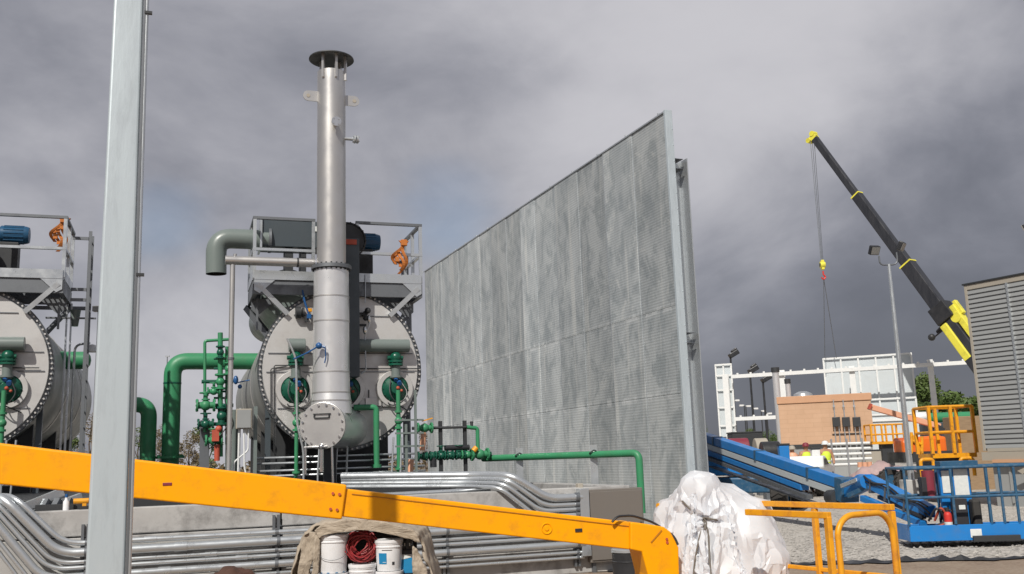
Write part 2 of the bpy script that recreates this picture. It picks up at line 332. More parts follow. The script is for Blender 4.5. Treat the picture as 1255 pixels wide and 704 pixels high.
def groundmat(name, cols, vs, bump, soft):
    m = bpy.data.materials.new(name); m.use_nodes = True; t = m.node_tree; b = t.nodes['Principled BSDF']; nn = t.nodes.new; lk = t.links.new
    b.inputs['Roughness'].default_value = .95; b.inputs['Specular IOR Level'].default_value = .2
    tc = nn('ShaderNodeTexCoord'); v = nn('ShaderNodeTexVoronoi'); v.inputs['Scale'].default_value = vs; lk(tc.outputs['Object'], v.inputs[0])
    v2 = nn('ShaderNodeTexVoronoi'); v2.inputs['Scale'].default_value = vs*.45; lk(tc.outputs['Object'], v2.inputs[0])
    n = nn('ShaderNodeTexNoise'); n.inputs['Scale'].default_value = .5; n.inputs['Detail'].default_value = 9; n.inputs['Roughness'].default_value = .68; lk(tc.outputs['Object'], n.inputs[0])
    bw = nn('ShaderNodeRGBToBW'); lk(v.outputs['Color'], bw.inputs[0]); bw2 = nn('ShaderNodeRGBToBW'); lk(v2.outputs['Color'], bw2.inputs[0])
    a = nn('ShaderNodeMath'); a.operation = 'MULTIPLY_ADD'; lk(bw.outputs[0], a.inputs[0]); a.inputs[1].default_value = .5*soft; 
    a2 = nn('ShaderNodeMath'); a2.operation = 'MULTIPLY_ADD'; lk(bw2.outputs[0], a2.inputs[0]); a2.inputs[1].default_value = .35*soft; lk(n.outputs[0], a2.inputs[2]); lk(a2.outputs[0], a.inputs[2])
    r = nn('ShaderNodeValToRGB'); lk(a.outputs[0], r.inputs[0]); e = r.color_ramp.elements; e[0].position = .35; e[0].color = (*cols[0], 1); e[1].position = 1.15 if False else .98; e[1].color = (*cols[2], 1); q = e.new(.62); q.color = (*cols[1], 1)
    lk(r.outputs[0], b.inputs['Base Color'])
    bp = nn('ShaderNodeBump'); bp.inputs['Strength'].default_value = bump; bp.inputs['Distance'].default_value = .03; lk(a.outputs[0], bp.inputs['Height']); lk(bp.outputs[0], b.inputs['Normal'])
    return m
G['gravel'] = groundmat('gravel', ((.07, .065, .058), (.27, .25, .225), (.50, .47, .43)), 20, 1.0, 1.0)
G['dirt'] = groundmat('dirt', ((.13, .095, .07), (.25, .19, .145), (.34, .28, .22)), 30, .7, .5)
def plasticmat():
    m = bpy.data.materials.new('plastic_sheeting'); m.use_nodes = True; t = m.node_tree; b = t.nodes['Principled BSDF']; nn = t.nodes.new; lk = t.links.new
    b.inputs['Roughness'].default_value = .42; b.inputs['Base Color'].default_value = (.80, .79, .77, 1)
    n = nn('ShaderNodeTexNoise'); n.inputs['Scale'].default_value = 2.5; n.inputs['Detail'].default_value = 6; tc = nn('ShaderNodeTexCoord'); lk(tc.outputs['Object'], n.inputs[0])
    r = nn('ShaderNodeValToRGB'); lk(n.outputs[0], r.inputs[0]); r.color_ramp.elements[0].position = .36; r.color_ramp.elements[0].color = (.78, .79, .82, 1); r.color_ramp.elements[1].position = .55; r.color_ramp.elements[1].color = (.88, .91, .95, 1); lk(r.outputs[0], b.inputs['Base Color'])
    tr = nn('ShaderNodeBsdfTranslucent'); tr.inputs[0].default_value = (.84, .88, .95, 1); mx = nn('ShaderNodeMixShader'); mx.inputs[0].default_value = .35
    lk(b.outputs[0], mx.inputs[1]); lk(tr.outputs[0], mx.inputs[2]); lk(mx.outputs[0], t.nodes['Material Output'].inputs[0]); return m
G['plastic'] = plasticmat()
# ================================================================ SETTING
TH = math.radians(19.2)
def sheet(name, poly, z, m):
    b = MB(); b.bm.faces.new([b.bm.verts.new((x, y, z)) for x, y in poly]); o = b.build(name, m); o['kind'] = 'structure'; return o
# ground: one sheet of dirt to the horizon, a gravel pad laid on it
sheet('ground', [(-1500, -300), (1500, -300), (1500, 2500), (-1500, 2500)], 0, G['dirt'])
edge = [(1.2+i*.12, 13.85+.3*noise.noise((i*.1, 3, 1))+.10*noise.noise((i*.45, 7, 1))) for i in range(175)]
sheet('gravel_pad', edge + [(60, 14.5), (60, 95), (-50, 95), (-50, 13.9)], .012, G['gravel'])
# black edging fabric at the rim of the pad
b = MB(); prev = None
for i, (x, y) in enumerate(edge):
    h = .03+.10*abs(noise.noise((i*.5, 8, 2))); w = .05+.13*abs(noise.noise((i*.33, 5, 2)))
    cur = [b.bm.verts.new(p) for p in ((x, y-w*1.4, .016), (x, y-w*.3, h), (x, y+w, h*.7), (x, y+w*1.7, .018))]
    if prev:
        for k in range(3): b.bm.faces.new((prev[k], cur[k], cur[k+1], prev[k+1]))
    prev = cur
tag(b.build('edging_fabric', G['black']), 'ragged black fabric edging between the dirt and the gravel', 'ground fabric')
# loose stones on the pad, denser close to the rim
b = MB(); rs = random.Random(3)
for i in range(5200):
    D = 14.0+abs(rs.gauss(0, 5.5)); X = rs.uniform(1.2, .62*D)
    r = rs.uniform(.012, .034); c = Vector((X, D, .012+r*.35)); vs = []
    for dx, dy, dz in ((1, 0, 0), (-1, 0, 0), (0, 1, 0), (0, -1, 0), (0, 0, 1)): vs.append(b.bm.verts.new(c+Vector((dx*rs.uniform(.7, 1.4), dy*rs.uniform(.7, 1.3), dz*rs.uniform(.5, .9)))*r))
    for f in ((0, 2, 4), (2, 1, 4), (1, 3, 4), (3, 0, 4)): b.bm.faces.new([vs[k] for k in f])
tag(b.build('loose_gravel', mat('stone', (.42, .40, .37), .9, 0, (.2, .19, .18), 9, 1, coords='Object')), 'loose pale gravel stones scattered over the pad', 'gravel', kind='stuff')
# ================================================================ BIG PERFORATED WALL
vpw = ray(151, 581); thw = math.atan2(vpw.x, vpw.y)       # plan bearing of the wall's run
WD = 20.0; we = at(843, 560, WD); WF = Frame((we.x, WD), -thw)   # B runs along the wall, away; A points right
wall_thing = fthing('sound_wall', 'tall grey galvanised perforated steel wall standing behind the green pipe', 'wall', WF)
def sw(px, py):                          # run along the wall face and height, from a pixel
    r = ray(px, py); t = (0-(CAM-WF.o).dot(WF.A))/r.dot(WF.A); p = CAM+r*t; return (p-WF.o).dot(WF.B), p.z
WH = sw(818, 137)[1]; WL = sw(521, 338)[0]
seams = [0.0]+[sw(x, y)[0] for x, y in ((775, 168), (739.5, 190), (708, 212), (680, 231), (655.5, 247), (638, 259), (620.6, 271), (602, 284), (588, 293), (574, 303), (562, 311), (551, 318), (541, 325), (531, 331))]+[WL]
hs = sw(800, 383)[1]; h3 = sw(794, 488)[1]; G['perf'] = ramp_mat_wall((hs, h3))
for i in range(len(seams)-1):
    a0, a1 = seams[i]+.006, seams[i+1]-.006; px = .012*(i % 2)
    hb = h3; tone = random.random()
    for z0, z1 in ((.05, hb-.003), (hb+.003, hs-.003), (hs+.003, WH)):
        MB().box(-px-.02, -px+.045, a0, a1, z0, z1).build('panel', G['perf'], wall_thing, bevel=.006).color = (tone*.9+.02*(z0 > hs), min(1, max(0, tone*.8+random.uniform(0, .2))), 0, 1)
b = MB().box(-.05, .09, -.02, WL+.02, WH+.002, WH+.035)
for i in range(len(seams)): b.cyl((0, seams[i]+.3, WH+.03), (0, seams[i]+.3, WH+.09), .03, n=8)
b.build('top_cap', G['galv'], wall_thing)
b = MB().box(-.065, .115, -.075, -.004, .03, WH+.045)
for k in range(24):
    b.cyl((.09, -.085, .3+k*.36), (.09, -.07, .3+k*.36), .012, n=6)
b.build('end_trim', G['post'], wall_thing, bevel=.006)
MB().box(.047, .115, 0, WL, .1, WH-.05).build('core', G['galv'], wall_thing)
for i in range(1, len(seams)-1):
    MB().box(-.026, -.0205, seams[i]-.02, seams[i]+.02, .05, WH-.01).build('seam_strip', G['galv'], wall_thing)
# H column carrying the wall, with its open beam ends
WC = at(838, 193, WD+.1).z
for s in [0, 6, 12, 17.5]:
    b = MB(); b.box(.115, .145, s+.0, s+.32, 0, WC); b.box(.145, .46, s+.30, s+.325, 0, WC-.002); b.box(.46, .485, s+.0, s+.325, 0, WC)
    b.build('column', G['galv'], wall_thing, bevel=.004)
for zz_ in (WC-.25, at(845, 420, WD).z, .9):
    b = MB(); b.box(.146, .38, .02, WL, zz_, zz_+.012); b.box(.146, .38, .02, WL, zz_+.22, zz_+.232); b.box(.146, .16, .021, WL, zz_+.012, zz_+.22)
    b.build('girt', G['galvd'], wall_thing)
# ================================================================ CONCRETE BASIN
BF = Frame((at(200, 700, 12).x, 12.0), TH)
basin = fthing('concrete_basin', 'long stained grey concrete basin wall carrying the conduits', 'basin wall', BF)
TOPZ = 1.17
aL, aR = BF.loc(-250, 600)[0], BF.loc(772, 600)[0]
for x0, x1 in ((aL, BF.loc(345, 600)[0]-.01), (BF.loc(345, 600)[0]+.01, aR)):
    MB().box(x0, x1, 0, .22, .86, TOPZ).build('wall_panel', G['conc'], basin, bevel=.012)
    MB().box(x0-.003, x1-.003, .012, .22, 0, .845).build('wall_panel', G['conc'], basin, bevel=.012)
MB().box(aR-.22, aR, .225, 9, 0, TOPZ).build('side_wall', G['conc'], basin, bevel=.012)
MB().box(aR-1.3, aR-.225, 1.7, 1.9, .6, TOPZ-.06).build('cross_wall', G['conc'], basin, bevel=.012)
MB().box(aL, aR-.23, .23, 9, .35, .45).build('floor_slab', G['dark'], basin)
# strut channels on the face
for px in (105, 338, 545, 705):
    a = BF.loc(px, 650)[0]; MB().box(a-.045, a-.012, -.05, -.003, .1, 1.0).box(a+.012, a+.045, -.05, -.003, .1, 1.0).build('strut_channel', G['galvd'], basin)
# ---- conduits along the face: each run is a thing
HZ = [(.79, .032), (.685, .052), (.575, .026), (.51, .026), (.41, .046), (.295, .024), (.225, .02)]
lab = ['topmost slim conduit of the galvanised run on the concrete face', 'thick galvanised conduit second from the top on the concrete face', 'slim conduit third from the top on the concrete face', 'slim conduit fourth from the top on the concrete face', 'thick galvanised conduit fifth from the top on the concrete face', 'slim conduit sixth from the top on the concrete face', 'lowest slim conduit on the concrete face']
for i, (z, r) in enumerate(HZ):
    t = fthing('conduit', lab[i], 'conduit', BF, 'galvanised conduits on the concrete wall')
    aB = BF.loc(80-i*6, 668)[0]; aE = BF.loc(712, 660)[0]; y = -.07-r
    dx = 1.0; zt = z+.95-(.1 if i > 1 else 0)
    MB().tube([(aB-(1.36-z)/(1.02+.06*i)-.9, y+1.5, 1.40), (aB-(1.36-z)/(1.02+.06*i), y, 1.36), (aB, y, z), (aE, y, z)], r, .20, 12, 8).build('tube', G['galv'], t)
    for px in (108, 338+(i % 2)*2, 545, 704): a = BF.loc(px, 650)[0]; MB().cyl((a-.02, y, z), (a+.02, y, z), r+.008, n=12).cb((a, y-.01, z+r+.012), (.03, .03, .02)).build('clamp', G['galvd'], t)
    a = BF.loc(185+i*37 % 130, 650)[0]; MB().cyl((a-.07, y, z), (a+.07, y, z), r+.007, n=14).build('coupling', G['galv'], t)
# ---- cabinet at the right end
CF = Frame((at(722, 640, 13.75).x, 13.75), TH)
cab = fthing('junction_cabinet', 'grey brown steel cabinet in front of the tall wall, beside the concrete', 'cabinet', CF)
zt = CF.loc(755, 599)[2]; zb = CF.loc(755, 688)[2]; wr = CF.loc(789, 630)[0]
MB().box(0, wr, 0, .45, zb, zt).build('housing', G['cab'], cab, bevel=.01)
MB().box(.02, wr-.02, -.016, -.002, zb+.03, zt-.03).build('door', G['cab'], cab, bevel=.006)
MB().box(wr-.07, wr-.05, -.04, -.016, zb+.4, zb+.52).build('handle', G['dark'], cab)
MB().box(-.14, -.002, -.05, .40, zb+.1, zt+.02).build('entry_plate', G['galv'], cab, bevel=.006)
MB().box(-.10, -.02, .1, .2, zt+.021, zt+.09).build('vent_plug', G['beige'], cab, bevel=.01)
b = MB()
for x in (.05, wr-.1): b.box(x, x+.05, .05, .1, 0, zb)
b.build('stand', G['galvd'], cab)
# upper conduits that drop into the cabinet
ul = ['thick upper conduit bending down into the cabinet', 'second upper conduit bending down into the cabinet', 'third upper conduit bending down into the cabinet', 'lowest upper conduit bending down into the cabinet']
for i, (yy, r) in enumerate(((609, .055), (617.5, .032), (623.5, .03), (630, .03))):
    p1 = CF.l(CF.w(-.12, .2)); zc = CF.loc(705, yy, .2)[2]; y = .2
    y = CF.l(BF.w(5, 0)).y-.10; zq = TOPZ+.05+(3-i)*.05
    pts = [(-3.2, y+1.6, zq+.06), (CF.loc(600-i*5, 583, y)[0], y+.55, zq+.02), (CF.loc(628-i*5, 583, y)[0], y+.03, zq), (CF.loc(672-i*5, 606, y)[0], y, zc), (-.10, y, zc)]
    t = fthing('conduit', ul[i], 'conduit', CF, 'upper conduits into the cabinet'); MB().tube(pts, r, .16, 12, 8).build('tube', G['galv'], t)
    MB().cyl((-.2, y, zc), (-.145, y, zc), r+.012, n=12).build('locknut', G['galvd'], t)
# cable tray with conduits crossing the basin behind the boom
t = fthing('cable_tray', 'low galvanised tray of conduits crossing the basin under the tank', 'cable tray', BF)
tl = [BF.loc(x, 585, 1.6) for x in (410, 600)]
for k in range(4): MB().tube([(tl[0][0]-1, 1.55+.12*k, 1.12), (tl[1][0]-.5, 1.55+.12*k, 1.14), (tl[1][0]-.1, 1.45+.12*k, 1.17)], .03, .1).build('conduit', G['galv'], t)
b = MB().box(tl[0][0]-1, tl[1][0], 1.48, 1.5, 1.04, 1.09)
for k in range(7): a = tl[0][0]+k*.45; b.box(a, a+.04, 1.5, 2.0, .45, 1.08)
b.build('rack', G['galvd'], t)
# ================================================================ TANKS
RT = 1.54; LT = 9.4
def tank(fr, zc, label, first, sh=0):
    t = fthing('pressure_tank', label, 'tank', fr, 'horizontal steel tanks with bolted heads')
    def P(px, py, b=0): v_ = fr0.loc(px, py, b); v_.x += sh; return v_      # measured on the centre tank, reused for both
    c = (0, 0, zc)
    MB().lathe([(0, LT+.35), (.7, LT+.3), (1.2, LT+.12), (1.44, LT-.15), (1.455, LT-.3), (1.455, .5)], c, (0, 1, 0), 72).build('shell', G['shell'], t)
    MB().lathe([(1.456, .52), (1.49, .5), (1.49, .2), (1.40, .17)], c, (0, 1, 0), 72).build('shell_band', G['stain'], t)
    for yy in (3.2, 6.2): MB().lathe([(1.456, yy-.04), (1.468, yy-.04), (1.468, yy+.04), (1.456, yy+.04)], c, (0, 1, 0), 72).build('seam_band', G['stain'], t)
    MB().lathe([(1.44, .05), (RT-.02, .05), (RT, .03), (RT, .15), (RT-.02, .17), (1.35, .17)], c, (0, 1, 0), 96).build('flange', G['galvd'], t)
    bolt0 = MB().cyl((0, -.03, 0), (0, .05, 0), .019, n=6).build('bolt', G['head'], t); bolt0.location = (1.50, .02, zc)
    for k in range(1, 100):
        a = k*2*math.pi/100; b2 = bolt0.copy(); COL.objects.link(b2); b2.parent = t; b2.location = (1.50*math.cos(a), .02, zc+1.50*math.sin(a))
    MB().lathe([(0, -.02), (1.45, -.02), (1.458, -.01), (1.458, .06)], c, (0, 1, 0), 96, smooth=False).build('head_plate', G['head'], t)
    q = P(331, 396, 4.6); zv = q[2]-fr0z+zc
    MB().lathe([(0, 5.15), (.25, 5.08), (.44, 4.85), (.48, 4.6), (.48, .6), (0, .55)], (q[0], 0, zv), (0, 1, 0), 40).build('top_drum', G['gpaint'], t)
    # seams on the head
    b = MB()
    for dz, hw in ((1.02, .9), (.30, 1.36), (-.05, 1.39), (-.72, 1.18)): b.box(-hw, hw, -.038, -.018, zc+dz-.008, zc+dz+.008)
    for x, z0, z1 in ((-.9, -.05, .30), (.25, .30, 1.02)): b.box(x-.006, x+.006, -.037, -.018, zc+z0, zc+z1)
    b.build('seam', G['galvd'], t)
    # three burner ports
    for k, (px, py) in enumerate(((361, 478), (424, 478), (483, 477))):
        q = P(px, py); x, z = q[0], q[2]-fr0z+zc
        MB().lathe([(.26, -.022), (.26, -.10), (.34, -.10), (.35, -.09), (.35, -.02)], (x, 0, z), (0, 1, 0), 40).build('port_ring', G['head'], t)
        MB().lathe([(0, -.22), (.1, -.215), (.13, -.17), (.22, -.13), (.262, -.07), (.262, -.02)], (x, 0, z), (0, 1, 0), 36).nuts((x, -.12, z), (0, 1, 0), .235, 12, .012, .03).build('port_cover', G['greend'], t)
        zr = z+.52; y = -.17
        MB().cyl((x, y, z+.18), (x, y, zr-.08), .085, n=20).cyl((x, y, z+.2), (x, y, z+.24), .11, n=20).build('port_neck', G['gpaint'], t)
        MB().cyl((x, y, zr-.09), (x, y, zr-.05), .14, n=20).cyl((x, y, zr-.03), (x, y, zr+.01), .14, n=20).ball((x, y, zr+.07), .11).cyl((x-.16, y, zr+.06), (x+.14, y, zr+.06), .04, n=12).nuts((x, y, zr-.04), (0, 0, 1), .115, 8, .014, .11).cyl((x, y, zr+.1), (x, y, zr+.2), .035, n=10).build('valve_body', G['greend'], t)
        MB().cyl((x+.05, -.27, z+.08), (x+.05, -.2, z+.12), .045, n=12).cyl((x-.02, -.26, z+.14), (x+.0, -.2, z+.2), .04, n=12).build('igniter', G['valveblue'], t)
        MB().ball((x+.02, -.26, z-.0), .035, 6).ball((x+.09, -.25, z-.05), .028, 6).build('knob', G['rust'], t)
        MB().tube([(x+.1, -.22, z+.1), (x+.2, -.34, z-.1), (x+.08, -.36, z-.28), (x-.1, -.2, z-.34), (x-.16, -.03, z-.22)], .012, .12, 6).build('flex_hose', G['black'], t)
        MB().tube([(x-.11, -.2, z+.15), (x-.16, -.3, z-.1), (x-.02, -.3, z-.3), (x+.25, -.06, z-.42)], .012, .12, 6).build('flex_hose', G['dark'], t)
        if k != 1:
            b = MB().tube([(x, -.36, z-.05), (x, -.36, z-1.55), (x-.02, -.3, z-1.6)], .042 if k == 2 else .035, .04, 12)
            for dz in (-.45, -.75, -1.5): b.cyl((x, -.36, z+dz-.02), (x, -.36, z+dz+.02), .07, n=14)
            b.ball((x, -.36, z-.62), .075, 8).build('drop_pipe', G['green'], t)
        else:
            q2 = P(461, 490, -.3)[0]; b = MB().tube([(x+.1, -.25, z-.35), (q2, -.3, z-.35), (q2, -.3, z-1.45)], .055, .08, 12)
            b.cyl((q2, -.3, z-1.4), (q2, -.3, z-1.46), .09, n=14); b.build('drop_pipe', G['green'], t)
    # grey manifolds on the face
    for px0, px1, ry in ((431, 501, .125), (354, 374, .125)):
        q0, q1 = P(px0, 423, -.17), P(px1, 423, -.17); z = P(470, 424, -.17)[2]-fr0z+zc
        MB().cyl((q0[0], -.17, z), (q1[0], -.17, z), ry, n=28).build('manifold', G['gpaint'], t, bevel=.006)
    # instruments, valves and small lines on the face
    q = P(447, 385, -.12); x, z = q[0], q[2]-fr0z+zc
    b = MB().cyl((x, -.02, z), (x, -.2, z), .05, n=12).ball((x+.04, -.22, z+.05), .06, 8).ball((x, -.22, z-.1), .05, 8).cb((x-.12, -.15, z), (.24, .05, .04)).cb((x-.12, -.15, z-.22), (.28, .05, .04)); b.build('gauge_cluster', G['dark'], t)
    MB().tube([(x+.05, -.22, z-.05), (x+.08, -.25, z-.2), (x-.02, -.23, z-.42), (x, -.22, z-1.1), (x-.1, -.2, z-1.15)], .014, .08, 8).tube([(x, -.2, z+.2), (x, -.2, z+.75)], .01).build('impulse_line', G['galv'], t)
    b = MB().ball((x+.06, -.24, z-.12), .035, 6, (1, 1, 2.4)).ball((x-.02, -.24, z-.33), .04, 6, (1, 1, 2)); b.build('transmitter', G['chrome'], t)
    q = P(369, 383, -.12); x, z = q[0], q[2]-fr0z+zc
    MB().cyl((x-.1, -.1, z), (x, -.1, z), .11, n=16).cyl((x+.02, -.1, z), (x+.06, -.1, z), .09, n=16).cb((x+.1, -.12, z-.12), (.06, .06, .12)).build('gauge_cluster', G['dark'], t)
    MB().tube([(x+.02, -.14, z+.42), (x+.06, -.16, z+.2), (x+.14, -.16, z-.05)], .02, .05, 6).cb((x+.14, -.16, z-.08), (.08, .06, .08)).build('valve_lever', G['valveblue'], t)
    MB().cb((x+.15, -.14, z+.04), (.09, .07, .06)).build('solenoid', G['yellow2'], t)
    # thin tubing forming a frame on the head
    b = MB()
    for pts in (((332, 512), (332, 452), (352, 449), (357, 444)), ((336, 560), (336, 448), (380, 448)), ((441, 452), (515, 452)), ((440, 470), (440, 500), (468, 500), (468, 474)), ((452, 478), (452, 498), (470, 498))):
        b.tube([(P(x_, y_, -.06)[0], -.06, P(x_, y_, -.06)[2]-fr0z+zc) for x_, y_ in pts], .011, .04, 6)
    b.build('tubing', G['dark'], t)
    q = P(455, 493, -.07); MB().cb((q[0], -.05, q[2]-fr0z+zc), (.22, .05, .16)).cb((q[0]+.3, -.05, q[2]-fr0z+zc), (.16, .05, .18)).build('terminal_box', G['stain'], t, bevel=.006)
    # vertical slate duct in front of the head, behind the stack
    x0, x1 = P(424, 330, -.45)[0], P(440.5, 330, -.45)[0]; z1 = P(430, 292, -.45)[2]-fr0z+zc; z0 = P(430, 462, -.45)[2]-fr0z+zc
    MB().box(x0-.2, x1, -.45, -.06, z0, z1).build('air_duct', G['slate'], t, bevel=.01)
    xm = (x0-.2+x1)/2
    MB().lathe([(.33, -.10), (.36, -.08), (.36, -.03), (.33, 0)], (xm+.05, -.1, z1+.02), (0, 1, 0), 32).nuts((xm+.05, -.2, z1+.02), (0, 1, 0), .34, 22, .018, .05).cyl((xm+.05, -.19, z1+.02), (xm+.05, .3, z1+.02), .32, n=32).build('fan_casing', G['dark'], t)
    MB().cb((x0+.1, -.47, z1-.08), (.2, .02, .1)).build('warning_plate', G['rust'], t)
    # saddle and skid
    for yy in (1.2, 4.8, 8.2):
        b = MB(); b.prism([(-1.1, -zc+.7), (-1.1, -.95), (-.8, -1.24), (0, -1.46), (.8, -1.24), (1.1, -.95), (1.1, -zc+.7)], (0, yy, zc), (1, 0, 0), (0, 0, 1), (0, 1, 0), .14); b.build('saddle', G['dark'], t)
    b = MB()
    for x in (-1.25, 1.15): b.box(x, x+.1, -.3, LT, .45, .75)
    for yy in (-.3, 1.2, 4.8, 8.2): b.box(-1.25, 1.25, yy, yy+.12, .451, .749)
    b.build('skid_beam', G['galvd'], t)
    for x in (-1.32, 1.3):
        MB().box(x-.05, x+.05, .3, .4, .45, zc-.6).build('leg', G['slate'], t)
    b = MB()
    for k, z in enumerate((1.44, 1.53, 1.66, 1.76)):
        b.tube([(-1.6, -.35+.06*k, z), (1.5, -.35+.06*k, z)], .02, 0, 8)
    b.build('conduit_run', G['galv'], t)
    b = MB()
    for x in (-.75, -.5, -.28, -.18, .0, .85, 1.0): b.tube([(x, -.42, .5), (x, -.42, 1.0+.5*abs(math.sin(x*9))), (x+.04, -.4, zc-1.3)], .018, .05, 8)
    b.build('riser', G['galv'], t)
    if first:
        MB().tube([P(x_, y_, -.5) for x_, y_ in ((352, 415), (363, 440), (364, 520), (372, 552), (372, 600))], .02, .12, 8).build('long_drop_line', G['galv'], t)
    return t
p = at(419, 453, 18.0); fr0 = Frame((p.x, 18.0), TH); fr0z = p.z
tank(fr0, p.z, 'grey round tank with bolted steel head, directly behind the tall bright stack', True)
p2 = at(-50, 452, 17.0); fr2 = Frame((p2.x, 17.0), TH)
tank(fr2, p2.z, 'grey round tank at the left edge, its head cut off by the frame', False, -.20)
def platform(fr, dz, label, sh):
    """galvanised access platform; measured on the centre tank"""
    t = fthing('access_platform', label, 'platform', fr, 'galvanised access platforms over the tanks')
    Q = lambda px, py, b=-.12: Vector((fr0.loc(px, py, b)[0]+sh, b, fr0.loc(px, py, b)[2]+dz))
    zr = Q(312, 267)[2]; zd = Q(312, 341)[2]; zm = zd+.55; xL, xR = Q(312, 300)[0], Q(515, 300)[0]; dep = 1.35; y0 = -.12; xg0, xg1 = Q(384, 300)[0], Q(438, 300)[0]
    posts = [(xL, y0), (xg0, y0), (xg1, y0), (xR, y0), (xL, y0+dep), (xR, y0+dep), (xR, y0+dep*.5), (xL, y0+dep*.5)]
    for x, y in posts: MB().box(x-.03, x+.03, y-.03, y+.03, zd, zr-.012).build('post', G['galv'], t)
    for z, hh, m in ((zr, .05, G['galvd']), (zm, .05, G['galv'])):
        nm = 'top_rail' if z == zr else 'mid_rail'
        for x0, x1 in ((xL, xg0), (xg1, xR)): MB().box(x0-.034, x1+.034, y0-.035, y0+.035, z-hh/2, z+hh/2).build(nm, m, t)
        for x in (xL, xR): MB().box(x-.034, x+.034, y0+.036, y0+dep+.034, z-hh/2, z+hh/2).build(nm, m, t)
    MB().box(xL, xR, y0-.06, y0-.035, zd-.03, zd+.14).box(xL-.03, xL-.005, y0, y0+dep, zd-.03, zd+.14).box(xR+.005, xR+.03, y0, y0+dep, zd-.03, zd+.14).build('toe_board', G['galv'], t)
    b = MB()
    for k in range(int((xR-xL)/.09)): b.box(xL+k*.09, xL+k*.09+.012, y0, y0+dep, zd-.045, zd-.005)
    for k in range(8): b.box(xL, xR, y0+k*dep/8, y0+k*dep/8+.012, zd-.046, zd-.006)
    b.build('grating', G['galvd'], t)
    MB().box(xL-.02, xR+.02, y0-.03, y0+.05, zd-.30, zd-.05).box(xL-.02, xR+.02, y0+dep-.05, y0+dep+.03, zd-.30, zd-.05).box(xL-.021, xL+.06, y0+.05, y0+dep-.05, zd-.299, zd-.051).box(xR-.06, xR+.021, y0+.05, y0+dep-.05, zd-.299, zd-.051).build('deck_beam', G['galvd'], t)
    for s, xx in ((1, xL), (-1, xR)):
        MB().prism([(0, 0), (s*.38, 0), (s*.10, -.26), (0, -.2)], (xx, y0-.045, zd-.03), (1, 0, 0), (0, 0, 1), (0, 1, 0), .015).build('gusset', G['galv'], t)
        MB().angle((xx+s*.06, y0-.06, zd-.12), (xx+s*.62, y0+.02, zd-.66), .09, .012, (0, -1, 0)).build('front_brace', G['galv'], t)
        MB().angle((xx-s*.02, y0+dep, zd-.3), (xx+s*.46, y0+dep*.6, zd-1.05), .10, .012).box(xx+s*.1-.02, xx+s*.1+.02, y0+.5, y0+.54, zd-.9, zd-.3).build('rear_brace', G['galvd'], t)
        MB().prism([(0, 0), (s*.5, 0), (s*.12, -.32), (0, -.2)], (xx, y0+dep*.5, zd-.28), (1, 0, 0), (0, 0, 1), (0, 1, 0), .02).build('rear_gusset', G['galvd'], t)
    # slate blower housing, blue motor on its stand
    x0, x1 = Q(320, 290, .6)[0], Q(410, 290, .6)[0]; z0, z1 = Q(350, 306, .6)[2], Q(350, 274, .6)[2]
    MB().box(x0, x1, .35, .95, z0, z1).build('blower_housing', G['slate'], t, bevel=.01)
    MB().box(x0-.04, x0-.001, .3, 1.0, z0-.04, z1+.04).build('duct_flange', G['galv'], t)
    MB().box(x0+.95, x0+1.08, .33, .349, z1-.2, z1-.1).build('name_plate', G['paper'], t)
    MB().box(x0+.45, x0+.6, .45, .85, zd, z0-.001).box(x0+.75, x0+.85, .45, .85, zd+.001, z0-.001).build('blower_stand', G['dark'], t)
    q = Q(448, 297, .5)
    b = MB().lathe([(0, -.26), (.13, -.26), (.17, -.22), (.17, .2), (.15, .26), (0, .26)], (q[0]+.02, .5, q[2]), (1, 0, 0), 24)
    for k in range(16): a = k*math.pi/8; b.cb((q[0]+.02, .5+.175*math.cos(a), q[2]+.175*math.sin(a)), (.34, .012, .012))
    b.build('motor', G['motor'], t)
    MB().box(q[0]-.22, q[0]+.12, .36, .64, zd, q[2]-.17).build('motor_stand', G['dark'], t, bevel=.01)
    return t, zd, zr, xR, xL, y0, dep
pc = platform(fr0, 0, 'railed platform above the tank behind the tall stack, grey blower on it', 0)
pl_ = platform(fr2, p2.z-fr0z, 'railed platform above the tank at the left edge of the photo', .1)
# ladder with cage bars beside the left tank
def ladder(fr, xa, ya, z0, z1, label):
    t = fthing('ladder', label, 'ladder', fr, 'ladders on the tank platforms')
    for y in (ya, ya+.42): MB().box(xa-.03, xa+.03, y-.018, y+.018, z0, z1).build('stile', G['galvd'], t)
    for k in range(int((z1-z0)/.3)): MB().cyl((xa, ya+.018, z0+.2+k*.3), (xa, ya+.402, z0+.2+k*.3), .014, n=8).build('rung', G['galvd'], t)
    for z in (z1-.15, z1-1.15, z1-1.35): MB().box(xa-.30, xa-.03, ya-.03, ya+.0, z-.03, z+.03).build('bracket', G['galvd'], t)
ladder(fr2, pl_[3]+.40, .30, .45, pl_[2]-.15, 'dark galvanised ladder on the right side of the left tank')
ladder(fr0, pc[3]+.05, 1.3, .45, pc[2]-.3, 'ladder behind the right side of the tank platform next to the tall wall')
